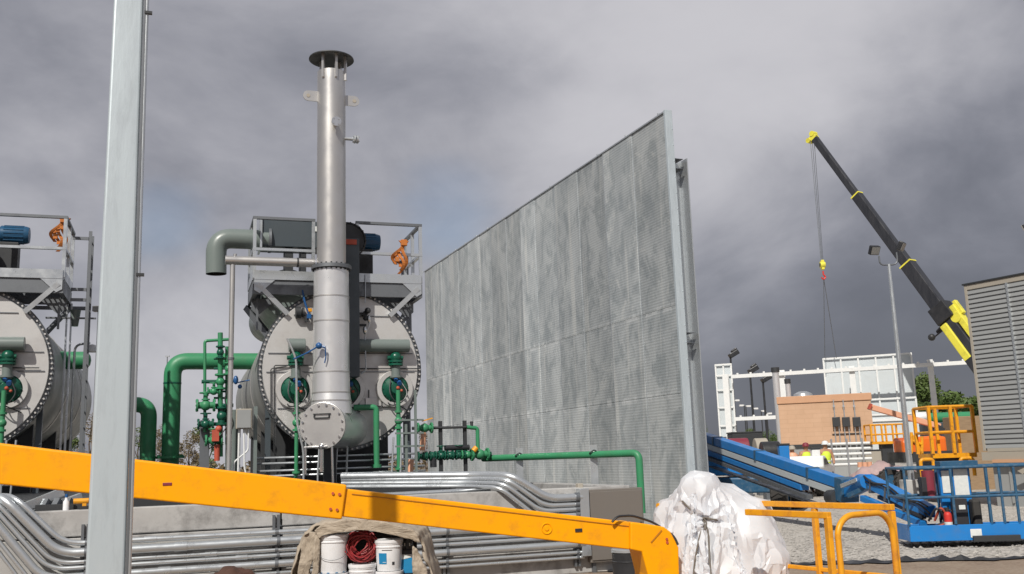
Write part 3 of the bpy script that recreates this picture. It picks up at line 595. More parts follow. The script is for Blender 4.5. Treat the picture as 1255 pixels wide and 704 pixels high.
# vertical strut channels on the right of the left tank
t = fthing('pipe_support', 'upright galvanised support frame between the left tank and its ladder', 'support', fr2)
xs = fr2.loc(81, 450, 1.0)[0]
b = MB().box(xs-.05, xs-.02, 1.0, 1.08, .45, fr2.loc(81, 372, 1.0)[2]).box(xs+.03, xs+.06, 1.0, 1.08, .45, fr2.loc(81, 372, 1.0)[2]); b.build('upright', G['galv'], t)
zq = fr2.loc(81, 374, 1.0)[2]
MB().box(xs-.9, xs+.3, 1.09, 1.15, zq-.08, zq-.01).build('cross_arm', G['galvd'], t)
MB().box(xs-.4, xs+.5, .93, .99, zq-.28, zq-.25).build('cross_arm', G['galvd'], t)
t2 = t; MB().cyl((xs+.12, 1.0, zq-.1), (xs+.12, 1.0, zq-.42), .1, .06, n=14).build('horn', G['gpaint'], t)
MB().box(xs+.35-.02, xs+.35+.02, .9, .94, .45, zq).build('upright', G['galvd'], t)
# orange harnesses hanging on the platform rails
def harness(fr, x, y, ztop, L_, label, rz=0):
    t = fthing('safety_harness', label, 'harness', fr, 'orange harness straps hung on the rails')
    for k in range(4):
        ox = .045*(k-1.5); b = MB(); pv = None
        for i in range(14):
            s = i/13; c = Vector((x+ox+.07*math.sin(s*7+k)-.12*s, y-.06-.05*math.sin(s*5+k*2), ztop-s*L_*(.75+.1*k))); w = .03
            r = [b.bm.verts.new(c+Vector(v)) for v in ((-w, -.01, 0), (w, .012*math.sin(s*9), 0), (w, .03, 0), (-w, .02, 0))]
            if pv:
                for j in range(4): b.bm.faces.new((pv[j], pv[(j+1) % 4], r[(j+1) % 4], r[j]))
            pv = r
        b.build('strap', G['webbing'], t)
    MB().cb((x-.13, y-.08, ztop-.38), (.08, .05, .1)).cb((x+.0, y-.1, ztop-.05), (.12, .08, .12)).build('buckle', G['webbing'], t, bevel=.01)
q = fr0.loc(490, 296, -.17); harness(fr0, q[0]+.06, -.17, q[2], .62, 'orange harness hanging on the rail right of the stack')
q = fr2.loc(79, 268, .2)
harness(fr2, q[0]+.0, .2, q[2], .62, 'orange harness hanging on the end rail of the left platform')
# ---- gooseneck vent and stainless lines left of the centre platform
t = fthing('vent_pipe', 'thick grey green gooseneck pipe open downwards left of the platform', 'vent pipe', fr0)
y = .5; a = fr0.loc(265, 336, y); bq = fr0.loc(265, 292, y); c = fr0.loc(330, 291, y)
MB().tube([a, bq, (c[0], y, bq[2])], .19, .30, 28, 10, caps=False).build('pipe', G['gpaint'], t)
MB().tube([a+Vector((0, 0, .002)), bq, (c[0], y, bq[2])], .18, .30, 28, 10, caps=False).build('pipe_bore', G['black'], t)
MB().cyl((c[0]-.02, y, bq[2]), (c[0]+.03, y, bq[2]), .25, n=28).build('flange', G['galvd'], t)
t = fthing('steel_pipe', 'stainless pipe running level from the gooseneck to the stack flange', 'pipe', fr0)
y = -.55; q0, q1 = fr0.loc(276, 319, y), fr0.loc(386, 323, y)
MB().cyl(q0, (q1[0], y, q0[2]+.0), .082, n=20).build('pipe', G['stain'], t)
MB().cyl((q1[0]-.33, y, q0[2]), (q1[0]-.3, y, q0[2]), .09, n=20).build('joint', G['dark'], t)
MB().cyl((q0[0]+.17, y, q0[2]+.08), (q0[0]+.17, y, q0[2]+.12), .03, n=10).build('nozzle', G['stain'], t)
t = fthing('steel_pipe', 'slim upright stainless pipe dropping from the level pipe left of the tank', 'pipe', fr0)
MB().cyl((q0[0]+.13, y, q0[2]-.08), (q0[0]+.13, y, .5), .045, n=14).build('pipe', G['stain'], t)
z = fr0.loc(288, 400, y)[2]
MB().cyl((q0[0]+.13, y, z-.6), (q0[0]+.13, y, z-.56), .06, n=12).cyl((q0[0]+.13, y, .9), (q0[0]+.13, y, .95), .06, n=12).build('clamp', G['galvd'], t)
# ================================================================ EXHAUST STACK
sp = at(406, 500, 17.0); ST = Frame((sp.x, 17.0), TH)
t = fthing('exhaust_stack', 'tall stainless exhaust stack with a round rain cap', 'stack', ST)
Z = lambda py, px=406: ST.loc(px, py, 0)[2]
zf, ztop = Z(329), Z(90)
MB().cyl((0, 0, zf+.01), (0, 0, ztop), .262, n=48).build('upper_pipe', G['stain'], t)
MB().lathe([(.2, 0), (.255, .0), (.255, -.3)], (0, 0, ztop+.001), (0, 0, 1), 32).build('pipe_mouth', G['dark'], t)
zl = Z(508)
b = MB(); segs = [Z(365), Z(395), Z(457), Z(482)]
cuts = [zf-.04]+segs+[Z(492), zl]; rad = [.312, .318, .318, .322, .33, .35, .37]
for k in range(len(cuts)-1):
    MB().cyl((0, 0, cuts[k]-.001), (0, 0, cuts[k+1]+.004), rad[k], rad[k+1] if k > 2 else rad[k]+.004, n=56).build('lower_section' , G['clad'], t)
    if k: MB().cyl((0, 0, cuts[k]+.012), (0, 0, cuts[k]-.012), rad[k]+.007, n=56).build('cladding_band', G['stain'], t)
b.bm.free()

MB().lathe([(.26, .035), (.355, .035), (.36, .03), (.36, -.03), (.26, -.035)], (0, 0, zf), (0, 0, 1), 48).build('flange', G['galvd'], t)
MB().nuts((0, 0, zf), (0, 0, 1), .325, 22, .016, .12).build('flange_bolts', G['dark'], t)
# horizontal breech with its bolted cover
dr = Vector((math.sin(math.radians(24)), math.cos(math.radians(24)), 0)); cz = Z(523)
o0 = Vector((-.03, -.06, cz)); f0 = o0-dr*.42; b0 = o0+dr*1.35
MB().cyl(f0, b0, .375, n=48).build('breech', G['clad'], t)
MB().cyl(f0-dr*.05, f0-dr*.001, .40, n=48).build('cleanout_cover', G['stain'], t, bevel=.008)
MB().nuts(f0-dr*.055, dr, .35, 16, .02, .04, .2).build('cover_bolts', G['chrome'], t)
q = f0-dr*.07+Vector((0, 0, .2)); sx = Vector((dr.y, -dr.x, 0))
MB().tube([q-sx*.14, q-sx*.14+Vector((0, 0, -.07)), q+sx*.12+Vector((0, 0, -.07)), q+sx*.12], .012, .02, 8).bar(q-sx*.16, q+sx*.15, .014, .014).build('cover_handle', G['dark'], t)
q = f0-dr*.1+Vector((0, 0, -.36))
MB().ball(q, .055, 8).cyl(q, q+Vector((0, 0, -.42)), .035, n=12).cyl(q+sx*.1, q-sx*.3+Vector((0, 0, .0)), .022, n=10).cyl(q-sx*.28, q-sx*.28+Vector((0, 0, -.45)), .022, n=10).cyl(q+sx*.18, q+sx*.2+Vector((0, 0, -.75)), .02, n=10).build('drain_valve', G['chrome'], t)
# stub support under the breech
MB().box(-.1, .12, .2, .32, .45, cz-.36).build('support', G['dark'], t)
# lugs, nozzles, rain cap
zl_ = Z(120)
for s in (-1, 1):
    poly = [(0, -.1), (.17, -.1)]+[(.17+.1*math.sin(a), -.1*math.cos(a)) for a in [math.pi*k/8 for k in range(1, 8)]]+[(.17, .1), (0, .1)]
    MB().prism([(s*u, v) for u, v in poly], (s*.255, 0, zl_-(.03 if s > 0 else 0)), (1, 0, 0), (0, 0, 1), (0, 1, 0), .025).build('lifting_lug', G['stain'], t)
    MB().cyl((s*.43, -.02, zl_-(.03 if s > 0 else 0)), (s*.43, .02, zl_-(.03 if s > 0 else 0)), .035, n=14).build('lug_eye', G['beige'], t)
zn = Z(158); MB().cyl((.03, -.25, zn), (.03, -.42, zn), .045, n=14).cyl((.03, -.40, zn), (.03, -.43, zn), .09, n=24).nuts((.03, -.435, zn), (0, 1, 0), .062, 4, .014, .02, .7).build('nozzle', G['chrome'], t)
zn = Z(171); MB().cyl((.2, -.1, zn), (.42, -.1, zn), .032, n=14).cyl((.40, -.1, zn), (.43, -.1, zn), .08, n=24).cyl((.45, -.1, zn), (.48, -.1, zn), .08, n=24).nuts((.44, -.1, zn), (1, 0, 0), .06, 4, .012, .12, .7).build('nozzle', G['galv'], t)
zc_ = Z(74)
MB().lathe([(0, .16), (.2, .11), (.415, .02), (.42, .0), (.40, .0), (0, .12)], (0, 0, zc_), (0, 0, 1), 48).build('rain_cap', G['dark'], t)
for a in (-2.3, -1.4, -.5, .8, 2.2): MB().cb((.275*math.cos(a), .275*math.sin(a), (zc_+ztop-.15)/2+.02), (.045, .045, zc_-ztop+.24), Matrix.Rotation(a, 3, 'Z')).build('cap_strut', G['stain'], t)
# blue grab valve hung on the stack
q = ST.loc(391, 424, -.36)
MB().ball(q, .06, 8).cyl(q, q+Vector((.1, -.04, -.03)), .02, n=8).tube([q+Vector((.1, -.04, -.03)), q+Vector((.12, 0, -.2)), q+Vector((.1, .02, -.3))], .012, .03, 6).tube([q, q+Vector((-.2, .1, -.12)), q+Vector((-.4, .3, -.2))], .014, .05, 6).build('gauge_valve', G['valveblue'], t)
# ================================================================ GREEN PIPES AND VALVES
GF = Frame((at(212, 500, 21).x, 21.0), TH)
def gp(px, py, b=0): return GF.loc(px, py, b)
t = fthing('green_pipe', 'tall thick green pipe with one elbow running behind the tank', 'pipe', GF)
a = gp(212, 446); MB().tube([(a[0], 0, .1), (a[0], 0, gp(212, 443)[2]), (a[0]+3.2, 0, gp(212, 443)[2])], .185, .32, 28, 10).build('pipe', G['green'], t)
z = gp(212, 562)[2]; MB().cyl((a[0], 0, z), (a[0], 0, z+.05), .3, n=28).nuts((a[0], 0, z+.05), (0, 0, 1), .25, 12, .02, .06).build('flange', G['green'], t)
MB().lathe([(.189, -.02), (.193, 0), (.189, .02)], (a[0], 0, gp(212, 470)[2]), (0, 0, 1), 28).build('weld', G['greend'], t)
t = fthing('green_pipe', 'shorter green pipe with elbow just right of the galvanised post', 'pipe', GF)
c = gp(183, 496); MB().tube([(c[0], 0, .1), (c[0], 0, c[2]), (c[0]-.9, 0, c[2])], .165, .28, 28, 10).build('pipe', G['green'], t)
t = fthing('green_pipe', 'capped green pipe end poking out behind the left tank ladder', 'pipe', GF)
c = gp(112, 442); b = MB().cyl((c[0]-2.5, 0, c[2]), (c[0]-.14, 0, c[2]), .19, n=28); b.lathe([(.19, 0), (.17, .07), (.1, .12), (0, .14)], (c[0]-.14, 0, c[2]), (1, 0, 0), 28); b.build('pipe', G['green'], t)
# ---- generic green gate valve
def valve(b, p, r, ax=(1, 0, 0), wheel=True, hs=1):
    p, y = Vector(p), Vector(ax)
    b.cyl(p-y*r*1.6, p-y*r*1.3, r*1.15, n=14).cyl(p+y*r*1.3, p+y*r*1.6, r*1.15, n=14).cyl(p-y*r*1.3, p+y*r*1.3, r*.6, n=12).ball(p, r*.95, 7)
    b.nuts(p-y*r*1.45, y, r*.92, 8, r*.13, r*.5).nuts(p+y*r*1.45, y, r*.92, 8, r*.13, r*.5)
    if wheel:
        b.cyl(p, p+Vector((0, 0, r*2.2*hs)), r*.35, n=10).cyl(p+Vector((0, 0, r*.9)), p+Vector((0, 0, r*1.15)), r*.7, n=12)
        q = p+Vector((0, 0, r*2.2*hs)); b.tube([q+Vector((math.cos(a)*r, math.sin(a)*r, 0)) for a in [i*math.pi/6 for i in range(13)]], r*.14, 0, 6); b.cyl(q-Vector((r, 0, 0)), q+Vector((r, 0, 0)), r*.12, n=6)
# valve train left of the tank
VF = Frame((at(265, 520, 17.2).x, 17.2), TH)
t = fthing('valve_train', 'upright cluster of green valves and pipes left of the tank', 'valves', VF)
v = lambda px, py, b=0: VF.loc(px, py, b)
def pth(*ps, b=0): return [v(x, y, b) for x, y in ps]
MB().tube(pth((270, 560), (270, 408)), .045, 0, 12).tube(pth((251, 530), (251, 418), (283, 416)), .028, .05, 10).tube(pth((278, 545), (278, 425)), .03, 0, 10).build('riser', G['green'], t)
for i, (x, y, r) in enumerate(((270, 432, .07), (252, 497, .10), (270, 468, .085), (252, 520, .085), (280, 452, .07), (262, 480, .07), (272, 510, .1), (262, 540, .09))):
    b = MB(); valve(b, v(x, y, -.08), r, (1, 0, 0) if i % 2 else (0, 0, 1), i % 2 == 1); b.build('valve', G['green' if i % 3 else 'greend'], t)
b = MB()
for y in (468, 497, 520): b.cyl(v(247, y), v(286, y), .035, n=10)
for y in (440, 452, 480, 488): b.cyl(v(262, y), v(284, y), .02, n=8)
b.build('branch', G['greend'], t)
MB().ball(v(289, 466, -.2), .045, 6, (1, 1, 1.8)).ball(v(294, 474, -.2), .04, 6).cyl(v(287, 470, -.2), v(306, 466, -.2), .012, n=6).build('gauge', G['valveblue'], t)
MB().ball(v(268, 526, -.2), .06, 7).cb(v(264, 534, -.2), (.12, .08, .2)).cyl(v(266, 545, -.1), v(266, 565, -.1), .05, n=10).build('regulator', G['rust'], t)
MB().tube(pth((283, 465), (275, 490), (284, 515), (262, 545), b=-.2), .012, .08, 6).build('cable', G['black'], t)
MB().box(v(246, 500)[0], v(258, 500)[0], .1, .2, .4, v(250, 515)[2]).build('stand', G['galvd'], t)
t = fthing('junction_box', 'pale grey electrical box on an upright post left of the tank head', 'junction box', VF)
p0, p1 = v(289, 526, -.5), v(309, 501, -.5)
MB().box(p0[0], p1[0], -.5, -.34, p0[2], p1[2]).build('box', G['beige'], t, bevel=.01)
MB().box(p0[0]+.02, p1[0]-.02, -.512, -.501, p0[2]+.02, p1[2]-.02).build('lid', G['grey'], t)
q0, q1 = v(280, 580, -.4), v(296, 500, -.4); MB().box(q0[0], q0[0]+.035, -.335, -.30, .4, q1[2]+.1).box(q1[0]-.04, q1[0], -.33, -.30, .4, q1[2]).build('post', G['galv'], t)
q2 = v(303, 505, -.4)[0]; q3 = v(316, 505, -.4)[0]; MB().box(q3-.06, q3, -.33, -.20, .4, v(312, 498, -.4)[2]).build('post', G['gpaint'], t)
MB().tube([(p0[0]+.06, -.42, p0[2]), (p0[0]+.05, -.42, .4)], .018).tube([(p0[0]+.14, -.42, p0[2]), (p0[0]+.16, -.42, 1.6), (p0[0]+.22, -.42, 1.4), (p0[0]+.22, -.42, .4)], .016, .05).tube([(p0[0]+.22, -.42, p0[2]), (p0[0]+.22, -.42, 1.9), (p0[0]-.02, -.42, 1.7), (p0[0]-.02, -.42, .4)], .014, .05).build('conduit', G['white'], t)
t = fthing('column', 'thick grey steel column standing under the slim stainless pipe', 'column', VF)
q = v(286, 560, -.2); MB().cyl((q[0], -.0, .0), (q[0], -.0, v(286, 502, -.2)[2]), .13, n=20).build('shaft', G['gpaint'], t)
# long green line in front of the perforated wall
PF = Frame((at(700, 558, 16.6).x, 16.6), TH*0)
t = fthing('green_pipe', 'slim green pipe running level before the tall grey wall, turning down', 'pipe', PF)
u = lambda px, py, b=0: PF.loc(px, py, b)
# the run follows the wall: nearer at its right end
e0, e1 = at(592, 559.5, 17.6), at(783, 558.5, 15.3); e0.z = e1.z = (e0.z+e1.z)/2
loc = lambda p: PF.l(p)
b = MB().tube([loc(e0), loc(e1), loc(Vector((e1.x, e1.y, .7)))], .058, .12, 16, 8); b.build('pipe', G['green'], t)
for k, f in enumerate((.26, .74)):
    p = loc(e0.lerp(e1, f)); MB().box(p[0]-.06, p[0]+.06, p[1]+.065, p[1]+.10, .3, p[2]+.16).build('bracket', G['galv'], t)
    MB().tube([p+Vector((-.07, .06, 0)), p+Vector((-.07, -.05, .03)), p+Vector((0, -.07, .075)), p+Vector((.07, -.05, .03)), p+Vector((.07, .06, 0))], .012, .02, 6).build('u_bolt', G['dark'], t)
XF = Frame((at(560, 545, 17.2).x, 17.2), TH); x_ = lambda px, py, b=0: XF.loc(px, py, b)
t = fthing('valve_train', 'level row of dark green valves on steel legs beside the tall wall', 'valves', XF)
zc = x_(560, 559)[2]
MB().cyl(x_(512, 559.5), (x_(602, 559)[0], 0, x_(512, 559.5)[2]), .045, n=12).build('header', G['greend'], t)
zc = x_(512, 559.5)[2]
for i, px in enumerate((520, 530, 541, 552, 562, 573, 588)):
    b = MB(); valve(b, (x_(px, 559)[0], 0, zc), .075 if i < 6 else .10, (1, 0, 0), i in (2, 4)); b.build('valve', G['greend' if i < 5 else 'green'], t)
b = MB().cyl((x_(562, 559)[0]-.25, 0, zc+.13), (x_(562, 559)[0]+.2, 0, zc+.13), .05, n=12).cyl((x_(531, 559)[0], 0, zc), (x_(531, 559)[0], 0, zc-.2), .06, n=12); b.build('regulator', G['black'], t)
MB().cyl((x_(580, 559)[0]-.02, -.08, zc+.06), (x_(580, 559)[0]+.04, -.08, zc+.12), .05, n=12).build('lever', G['yellow2'], t)
zt = x_(560, 524)[2]
MB().tube([(x_(505, 527)[0], 0, zt), (x_(578, 522)[0], 0, zt), (x_(578, 522)[0], 0, zt+.1)], .03, .0, 10).build('frame_rail', G['dark'], t)
for px in (541, 571):
    MB().box(x_(px, 540)[0]-.03, x_(px, 540)[0]+.03, .03, .09, .4, zt+.12).build('leg', G['dark'], t)
MB().tube([(x_(572, 522)[0], 0, zt), (x_(585, 522)[0], 0, zt-.02), (x_(585, 522)[0], 0, zc)], .036, .05, 12).build('loop_pipe', G['green'], t)
b = MB(); valve(b, (x_(520, 527)[0], -.03, zt), .085, (1, 0, 0), False); b.build('valve', G['green'], t)
MB().bar((x_(520, 527)[0]-.05, -.05, zt+.12), (x_(520, 527)[0]+.14, -.05, zt+.17), .04, .02).build('lever', G['yellow2'], t)
MB().cyl((x_(519, 540)[0], -.03, zt-.08), (x_(517, 540)[0], -.03, zc+.1), .05, n=12).build('tagged_pipe', G['peach'], t); MB().cyl((x_(517, 575)[0]-.22, -.03, zc-.35), (x_(517, 540)[0]-.2, -.03, zc-.05), .05, n=12).build('tagged_pipe', G['peach'], t)
for px, y0_ in ((498, -.3), (510, -.35)):
    p = x_(px, 540, y0_); tt = tag(MB().box(p[0]-.02, p[0]+.02, y0_, y0_+.04, .4, x_(px, 478 if px > 500 else 520, y0_)[2]).build('upright', G['gpaint'], t))
b = MB(); 
for k in range(3): b.cb((x_(502, 540, -.3)[0], -.3, x_(502, 515+k*16, -.3)[2]), (.5, .03, .03))
b.build('cross_bar', G['gpaint'], t)
# ================================================================ GALVANISED POST, close on the left
pf = at(134, 578, 4.9); PO = Frame((pf.x, 4.9), math.radians(21))
t = fthing('steel_post', 'close tall galvanised square post on the left with a rod strapped on', 'post', PO)
b = MB(); W0, W1, H = .192, .132, 6.2
def ring(w, z, d=.12, lx=0): return [Vector((x+lx, y, z)) for x, y in ((-w/2, 0), (w/2, 0), (w/2, d), (-w/2, d))]
r0, r1 = ring(W0, 0), ring(W1, H, .10, .0)
v0 = [b.bm.verts.new(p) for p in r0]; v1 = [b.bm.verts.new(p) for p in r1]
for i in range(4): b.bm.faces.new((v0[i], v0[(i+1) % 4], v1[(i+1) % 4], v1[i]))
b.bm.faces.new(v0); b.bm.faces.new(v1); b.build('shaft', G['post'], t, bevel=.014, seg=3)
b = MB()
lip0, lip1 = (W0/2+.002), (W1/2+.002)
b.bar((lip0+.006, .012, 0), (lip1+.006, .012, H), .012, .05, (0, 1, 0)); b.build('flange_lip', G['galvd'], t)
MB().tube([(lip0+.017, .0, 0), (lip1+.017, .0, H)], .011, 0, 12).build('rod', G['galv'], t)
for z in (1.05, 2.62, 4.1):
    k = z/H; xx = lip0*(1-k)+lip1*k+.02
    MB().cb((xx+.006, -.008, z), (.04, .02, .015)).build('strap', G['dark'], t)
MB().box(-.2, .2, -.1, .22, 0, .02).build('base_plate', G['galvd'], t)
# ================================================================ FOREGROUND YELLOW LIFT
b0_, b1_ = at(0, 569, 7.5), at(790, 661, 8.75)
thb = math.atan2(b1_.y-b0_.y, b1_.x-b0_.x); YF = Frame((b0_.x, b0_.y), thb)
lift = fthing('boom_lift', 'orange yellow boom arm crossing the foreground, with its railed work basket', 'boom lift', YF)
y_ = lambda px, py, b=0: YF.loc(px, py, b)
def xz(ps, b=0): return [(y_(x, y, b)[0], y_(x, y, b)[2]) for x, y in ps]
EX, EZ, EY = (1, 0, 0), (0, 0, 1), (0, 1, 0)
tl_, tr_, bl_, br_ = y_(0, 543.5), y_(425, 594.5), y_(0, 594), y_(419, 637)
def ext(a, b, x): k = (x-a[0])/(b[0]-a[0]); return (x, a[2]+(b[2]-a[2])*k)
xl = tl_[0]-2.4
MB().prism([ext(tl_, tr_, xl), (tr_[0], tr_[2]), (br_[0], br_[2]), ext(bl_, br_, xl)], (0, .15, 0), EX, EZ, EY, .30).build('outer_boom', G['yellow'], lift, bevel=.014, seg=3)
b = MB()
for f in (.02, .06): pass
for px, py in ((408, 605), (416, 606), (405, 624), (413, 625)): q = y_(px, py); b.cyl((q[0], -.012, q[2]), (q[0], .01, q[2]), .012, n=10)
b.build('wear_pad_bolt', G['rust'], lift)
def slot(px, py, w, h, m='labelk'):
    q = y_(px, py); MB().box(q[0]-w/2, q[0]+w/2, -.006, -.0015, q[2]-h/2, q[2]+h/2).build('slot', G[m], lift, bevel=.004)
slot(205, 593.5, .07, .022, 'maroon')
p0, p1, p2_, p3 = y_(428, 600, .03), y_(790, 642.5, .03), y_(424, 634, .03), y_(790, 676, .03)
MB().prism([ext(p0, p1, p0[0]-.4), (p1[0], p1[2]), (p3[0], p3[2]), ext(p2_, p3, p2_[0]-.4)], (0, .15, 0), EX, EZ, EY, .24).build('inner_boom', G['yellow'], lift, bevel=.012, seg=3)
# welded edge strips
b = MB(); qa, qb = ext(p0, p1, p0[0]+.02), (p1[0], p1[2]); b.bar((qa[0], .026, qa[1]-.035), (qb[0], .026, qb[1]-.035), .006, .007, (0, 0, 1)); b.build('weld_strip', mat('weld_dirt', (.45, .17, .01), .6), lift)
q = y_(670, 648, .03); MB().lathe([(0, -.008), (.018, -.008), (.02, 0)], (q[0], .03, q[2]), EY, 20).lathe([(.038, 0), (.042, -.008), (.047, -.008), (.05, 0)], (q[0], .03, q[2]), EY, 24).build('pin_boss', G['yellow'], lift)
q = y_(709, 650, .03); MB().box(q[0]-.032, q[0]+.032, .022, .0285, q[2]-.014, q[2]+.014).build('slot', G['labelk'], lift)
kn = xz([(773, 640), (800, 643.5), (814, 646), (822, 652), (832, 671), (833, 706), (834, 760), (800, 764), (794, 704), (787, 677), (773, 674)], -.02)
MB().prism(kn, (0, .15, 0), EX, EZ, EY, .34).build('knuckle', G['yellow'], lift, bevel=.014, seg=3)
# thin darker yellow strip, bolts and hose on the knuckle
q0 = y_(798, 665, -.025); q1 = y_(811, 650, -.025)
MB().bar((q0[0], -.024, q0[2]), (q1[0], -.024, q1[2]), .006, .012).build('recess_edge', mat('edge_dark_yellow', (.5, .2, .01), .6), lift)
b = MB()
for px, py in ((817, 661), (817.5, 665)): q = y_(px, py, -.02); b.cyl((q[0], -.03, q[2]), (q[0], -.015, q[2]), .012, n=8)
b.build('bolt', G['rust'], lift)
MB().tube([y_(750, 640, -.02), y_(757, 633, -.02), y_(775, 632, .05), y_(800, 640, .1), y_(826, 657, .0), y_(831, 668, -.02)], .011, .06, 8).build('hydraulic_hose', G['black'], lift)
jb = y_(815, 755, .15); 
# basket
C1 = at(1014, 632, 7.6); C2 = at(1092, 623, 8.0); e1v = Vector((C2.x-C1.x, C2.y-C1.y, 0)); wbk = e1v.length; thk = math.atan2(e1v.y, e1v.x)
KF = Frame((C1.x, C1.y), thk); ZT = 1.11; LB = 2.1
def KL(a, b, z): return YF.l(KF.w(a, b, z))
def ktube(ps, r, bend=.0, n=10): return MB().tube([KL(*p) for p in ps], r, bend, n, 8)
def kbar(p, q, w, h, name='rail', m='yellow2', up=(0, 0, 1)): return MB().bar(KL(*p), KL(*q), w, h, up).build(name, G[m], lift, bevel=.006)
w = wbk
kbar((w, -.02, ZT), (w, LB, ZT), .05, .05, 'top_rail')
kbar((0, -.02, ZT-.02), (0, .86, ZT-.02), .05, .05, 'top_rail')
ktube([(.06, LB, ZT), (w, LB, ZT)], .025, .1).build('top_rail', G['yellow2'], lift)
for a, b in ((0, 0), (w, 0), (w, LB), (.12, LB), (w, .85*2), (w, .8)): kbar((a, b, .12), (a, b, ZT-.03), .04, .06, 'post', up=(0, 1, 0))
kbar((0, -.0, .56), (0, .9, .56), .035, .035, 'mid_rail'); kbar((w, 0, .56), (w, LB, .56), .035, .035, 'mid_rail')
ktube([(.06, -.04, .14), (.05, -.04, ZT-.12), (.17, -.04, ZT-.03), (w-.17, -.04, ZT-.03), (w-.06, -.04, ZT-.14), (w-.06, -.04, .14)], .024, .16, 12).build('gate', G['yellow2'], lift)
kbar((.1, -.02, .57), (w-.1, -.02, .57), .05, .035, 'gate_bar', 'rust'); kbar((.2, .02, .45), (.2, .02, .62), .05, .05, 'latch')
b = MB(); c = [KL(a, b_, 0) for a, b_ in ((-.03, -.05), (w+.03, -.05), (w+.03, LB), (-.03, LB))]
b.prism([(p.x, p.y) for p in c], (0, 0, .14), EX, (0, 1, 0), EZ, .05).build('floor', G['yellow2'], lift)
b = MB(); q = KL(w*.5, LB, .2); b.bar((jb[0], jb[1], jb[2]), (q.x, q.y, .35), .16, .2).build('jib', G['yellow'], lift)
q = KL(.5, -.0, .5); MB().ball(q+Vector((.0, -.02, .02)), .035, 8).build('caster', G['rubber'], lift)
# ---- white plastic sheet bundled over the basket controls
def sheeting():
    """drape a real cloth over the lumps of the basket controls, let it settle, keep the settled shape"""
    D0 = 9.2; cs = []
    for px, py, rx, ry, dep, dd in ((858, 601, 22, 20, .17, 0), (884, 610, 24, 14, .13, .15), (822, 634, 17, 20, .10, .25), (840, 645, 22, 26, .25, .15), (872, 655, 34, 34, .26, 0), (915, 628, 27, 16, .16, .1), (912, 658, 34, 36, .24, -.02), (936, 688, 26, 24, .22, -.1), (890, 715, 58, 50, .36, 0), (842, 700, 30, 40, .28, .05)):
        c = at(px, py, D0+dd); bm = bmesh.new(); bmesh.ops.create_icosphere(bm, subdivisions=3, radius=1, matrix=Matrix.Translation(c) @ Matrix.Diagonal((rx/FPX*D0, dep, ry/FPX*D0, 1)))
        me = bpy.data.meshes.new('lump'); bm.to_mesh(me); bm.free(); o = bpy.data.objects.new('lump', me); COL.objects.link(o); o.modifiers.new('c', 'COLLISION'); o.collision.thickness_outer = .01; o.collision.cloth_friction = 40; cs.append(o)
    NX, NY, SX, SY = 120, 100, 3.2, 2.5; top = at(882, 575, D0); bm = bmesh.new()
    g = [[bm.verts.new((top.x-SX/2+SX*i/NX+.05*noise.noise(Vector((i*.17, j*.17, 9))), D0-SY/2+SY*j/NY+.12+.05*noise.noise(Vector((i*.17, j*.17, 5))), top.z+.02+.08*noise.noise(Vector((i*.13, j*.13, 0))))) for j in range(NY+1)] for i in range(NX+1)]
    for i in range(NX):
        for j in range(NY): bm.faces.new((g[i][j], g[i+1][j], g[i+1][j+1], g[i][j+1]))
    me = bpy.data.meshes.new('cloth'); bm.to_mesh(me); bm.free(); o = bpy.data.objects.new('cloth', me); COL.objects.link(o)
    m = o.modifiers.new('cloth', 'CLOTH'); s = m.settings; s.quality = 5; s.mass = .25; s.tension_stiffness = s.compression_stiffness = 9; s.shear_stiffness = 5; s.bending_stiffness = .3; s.air_damping = 2
    k = m.collision_settings; k.use_collision = True; k.distance_min = .01; k.use_self_collision = False; m.point_cache.frame_start = 1; m.point_cache.frame_end = 60
    for f in range(1, 42): S.frame_set(f)
    me2 = bpy.data.meshes.new_from_object(o.evaluated_get(bpy.context.evaluated_depsgraph_get()))
    for x in cs+[o]: bpy.data.objects.remove(x)
    S.frame_set(1); tie = at(868, 638, D0-.3); nn = [v.normal.copy() for v in me2.vertices]
    for v, n in zip(me2.vertices, nn):
        p = v.co; d = p-tie; rr = math.hypot(d.x, d.z)
        c1 = 1-abs(noise.noise(Vector((p.x*3.5+p.z*2, p.y*5, p.z*3.5-p.x*2))))*2.6
        c2 = 1-abs(noise.noise(Vector((p.x*7-p.z*5, p.y*8, p.z*6+p.x*4))+Vector((9, 0, 0))))*2.4
        if abs(n.z) > .95 and p.z < .3: c1 = c2 = 0
        line = abs((p.z-tie.z)+.28*(p.x-tie.x)) if p.x < tie.x+.14 else 9
        if n.y > 0: n = -n if n.y > .5 else n
        band = math.exp(-(line/.035)**2)*(1 if p.y < D0 else 0)
        dv_, _p = noise.voronoi(Vector((p.x*4.5+p.z*2, p.y*5, p.z*3.2-p.x*2))+noise.noise_vector(p*2)*.35); f1 = math.exp(-(dv_[1]-dv_[0])*7)
        dw_, _p = noise.voronoi(Vector((p.x*9-p.z*5, p.y*9, p.z*8+p.x*3))+noise.noise_vector(p*4)*.3); f2 = math.exp(-(dw_[1]-dw_[0])*7)
        v.co += n*(.015*f1+.007*f2+.010*noise.noise(p*5))+Vector((0, .05, 0))*band
        ang = math.atan2(d.z, d.x); v.co += Vector((0, -1, 0))*(.03*math.sin(ang*9+2*noise.noise(p*3)))*math.exp(-rr*5)*min(1, rr*14)
        v.co.z = max(v.co.z, .15)
    return me2
me = sheeting(); me.name = 'plastic_sheet'; me.materials.clear(); me.materials.append(G['plastic'])
o = bpy.data.objects.new('plastic_sheet', me); COL.objects.link(o)
dm = o.modifiers.new('facet', 'DECIMATE'); dm.ratio = .36
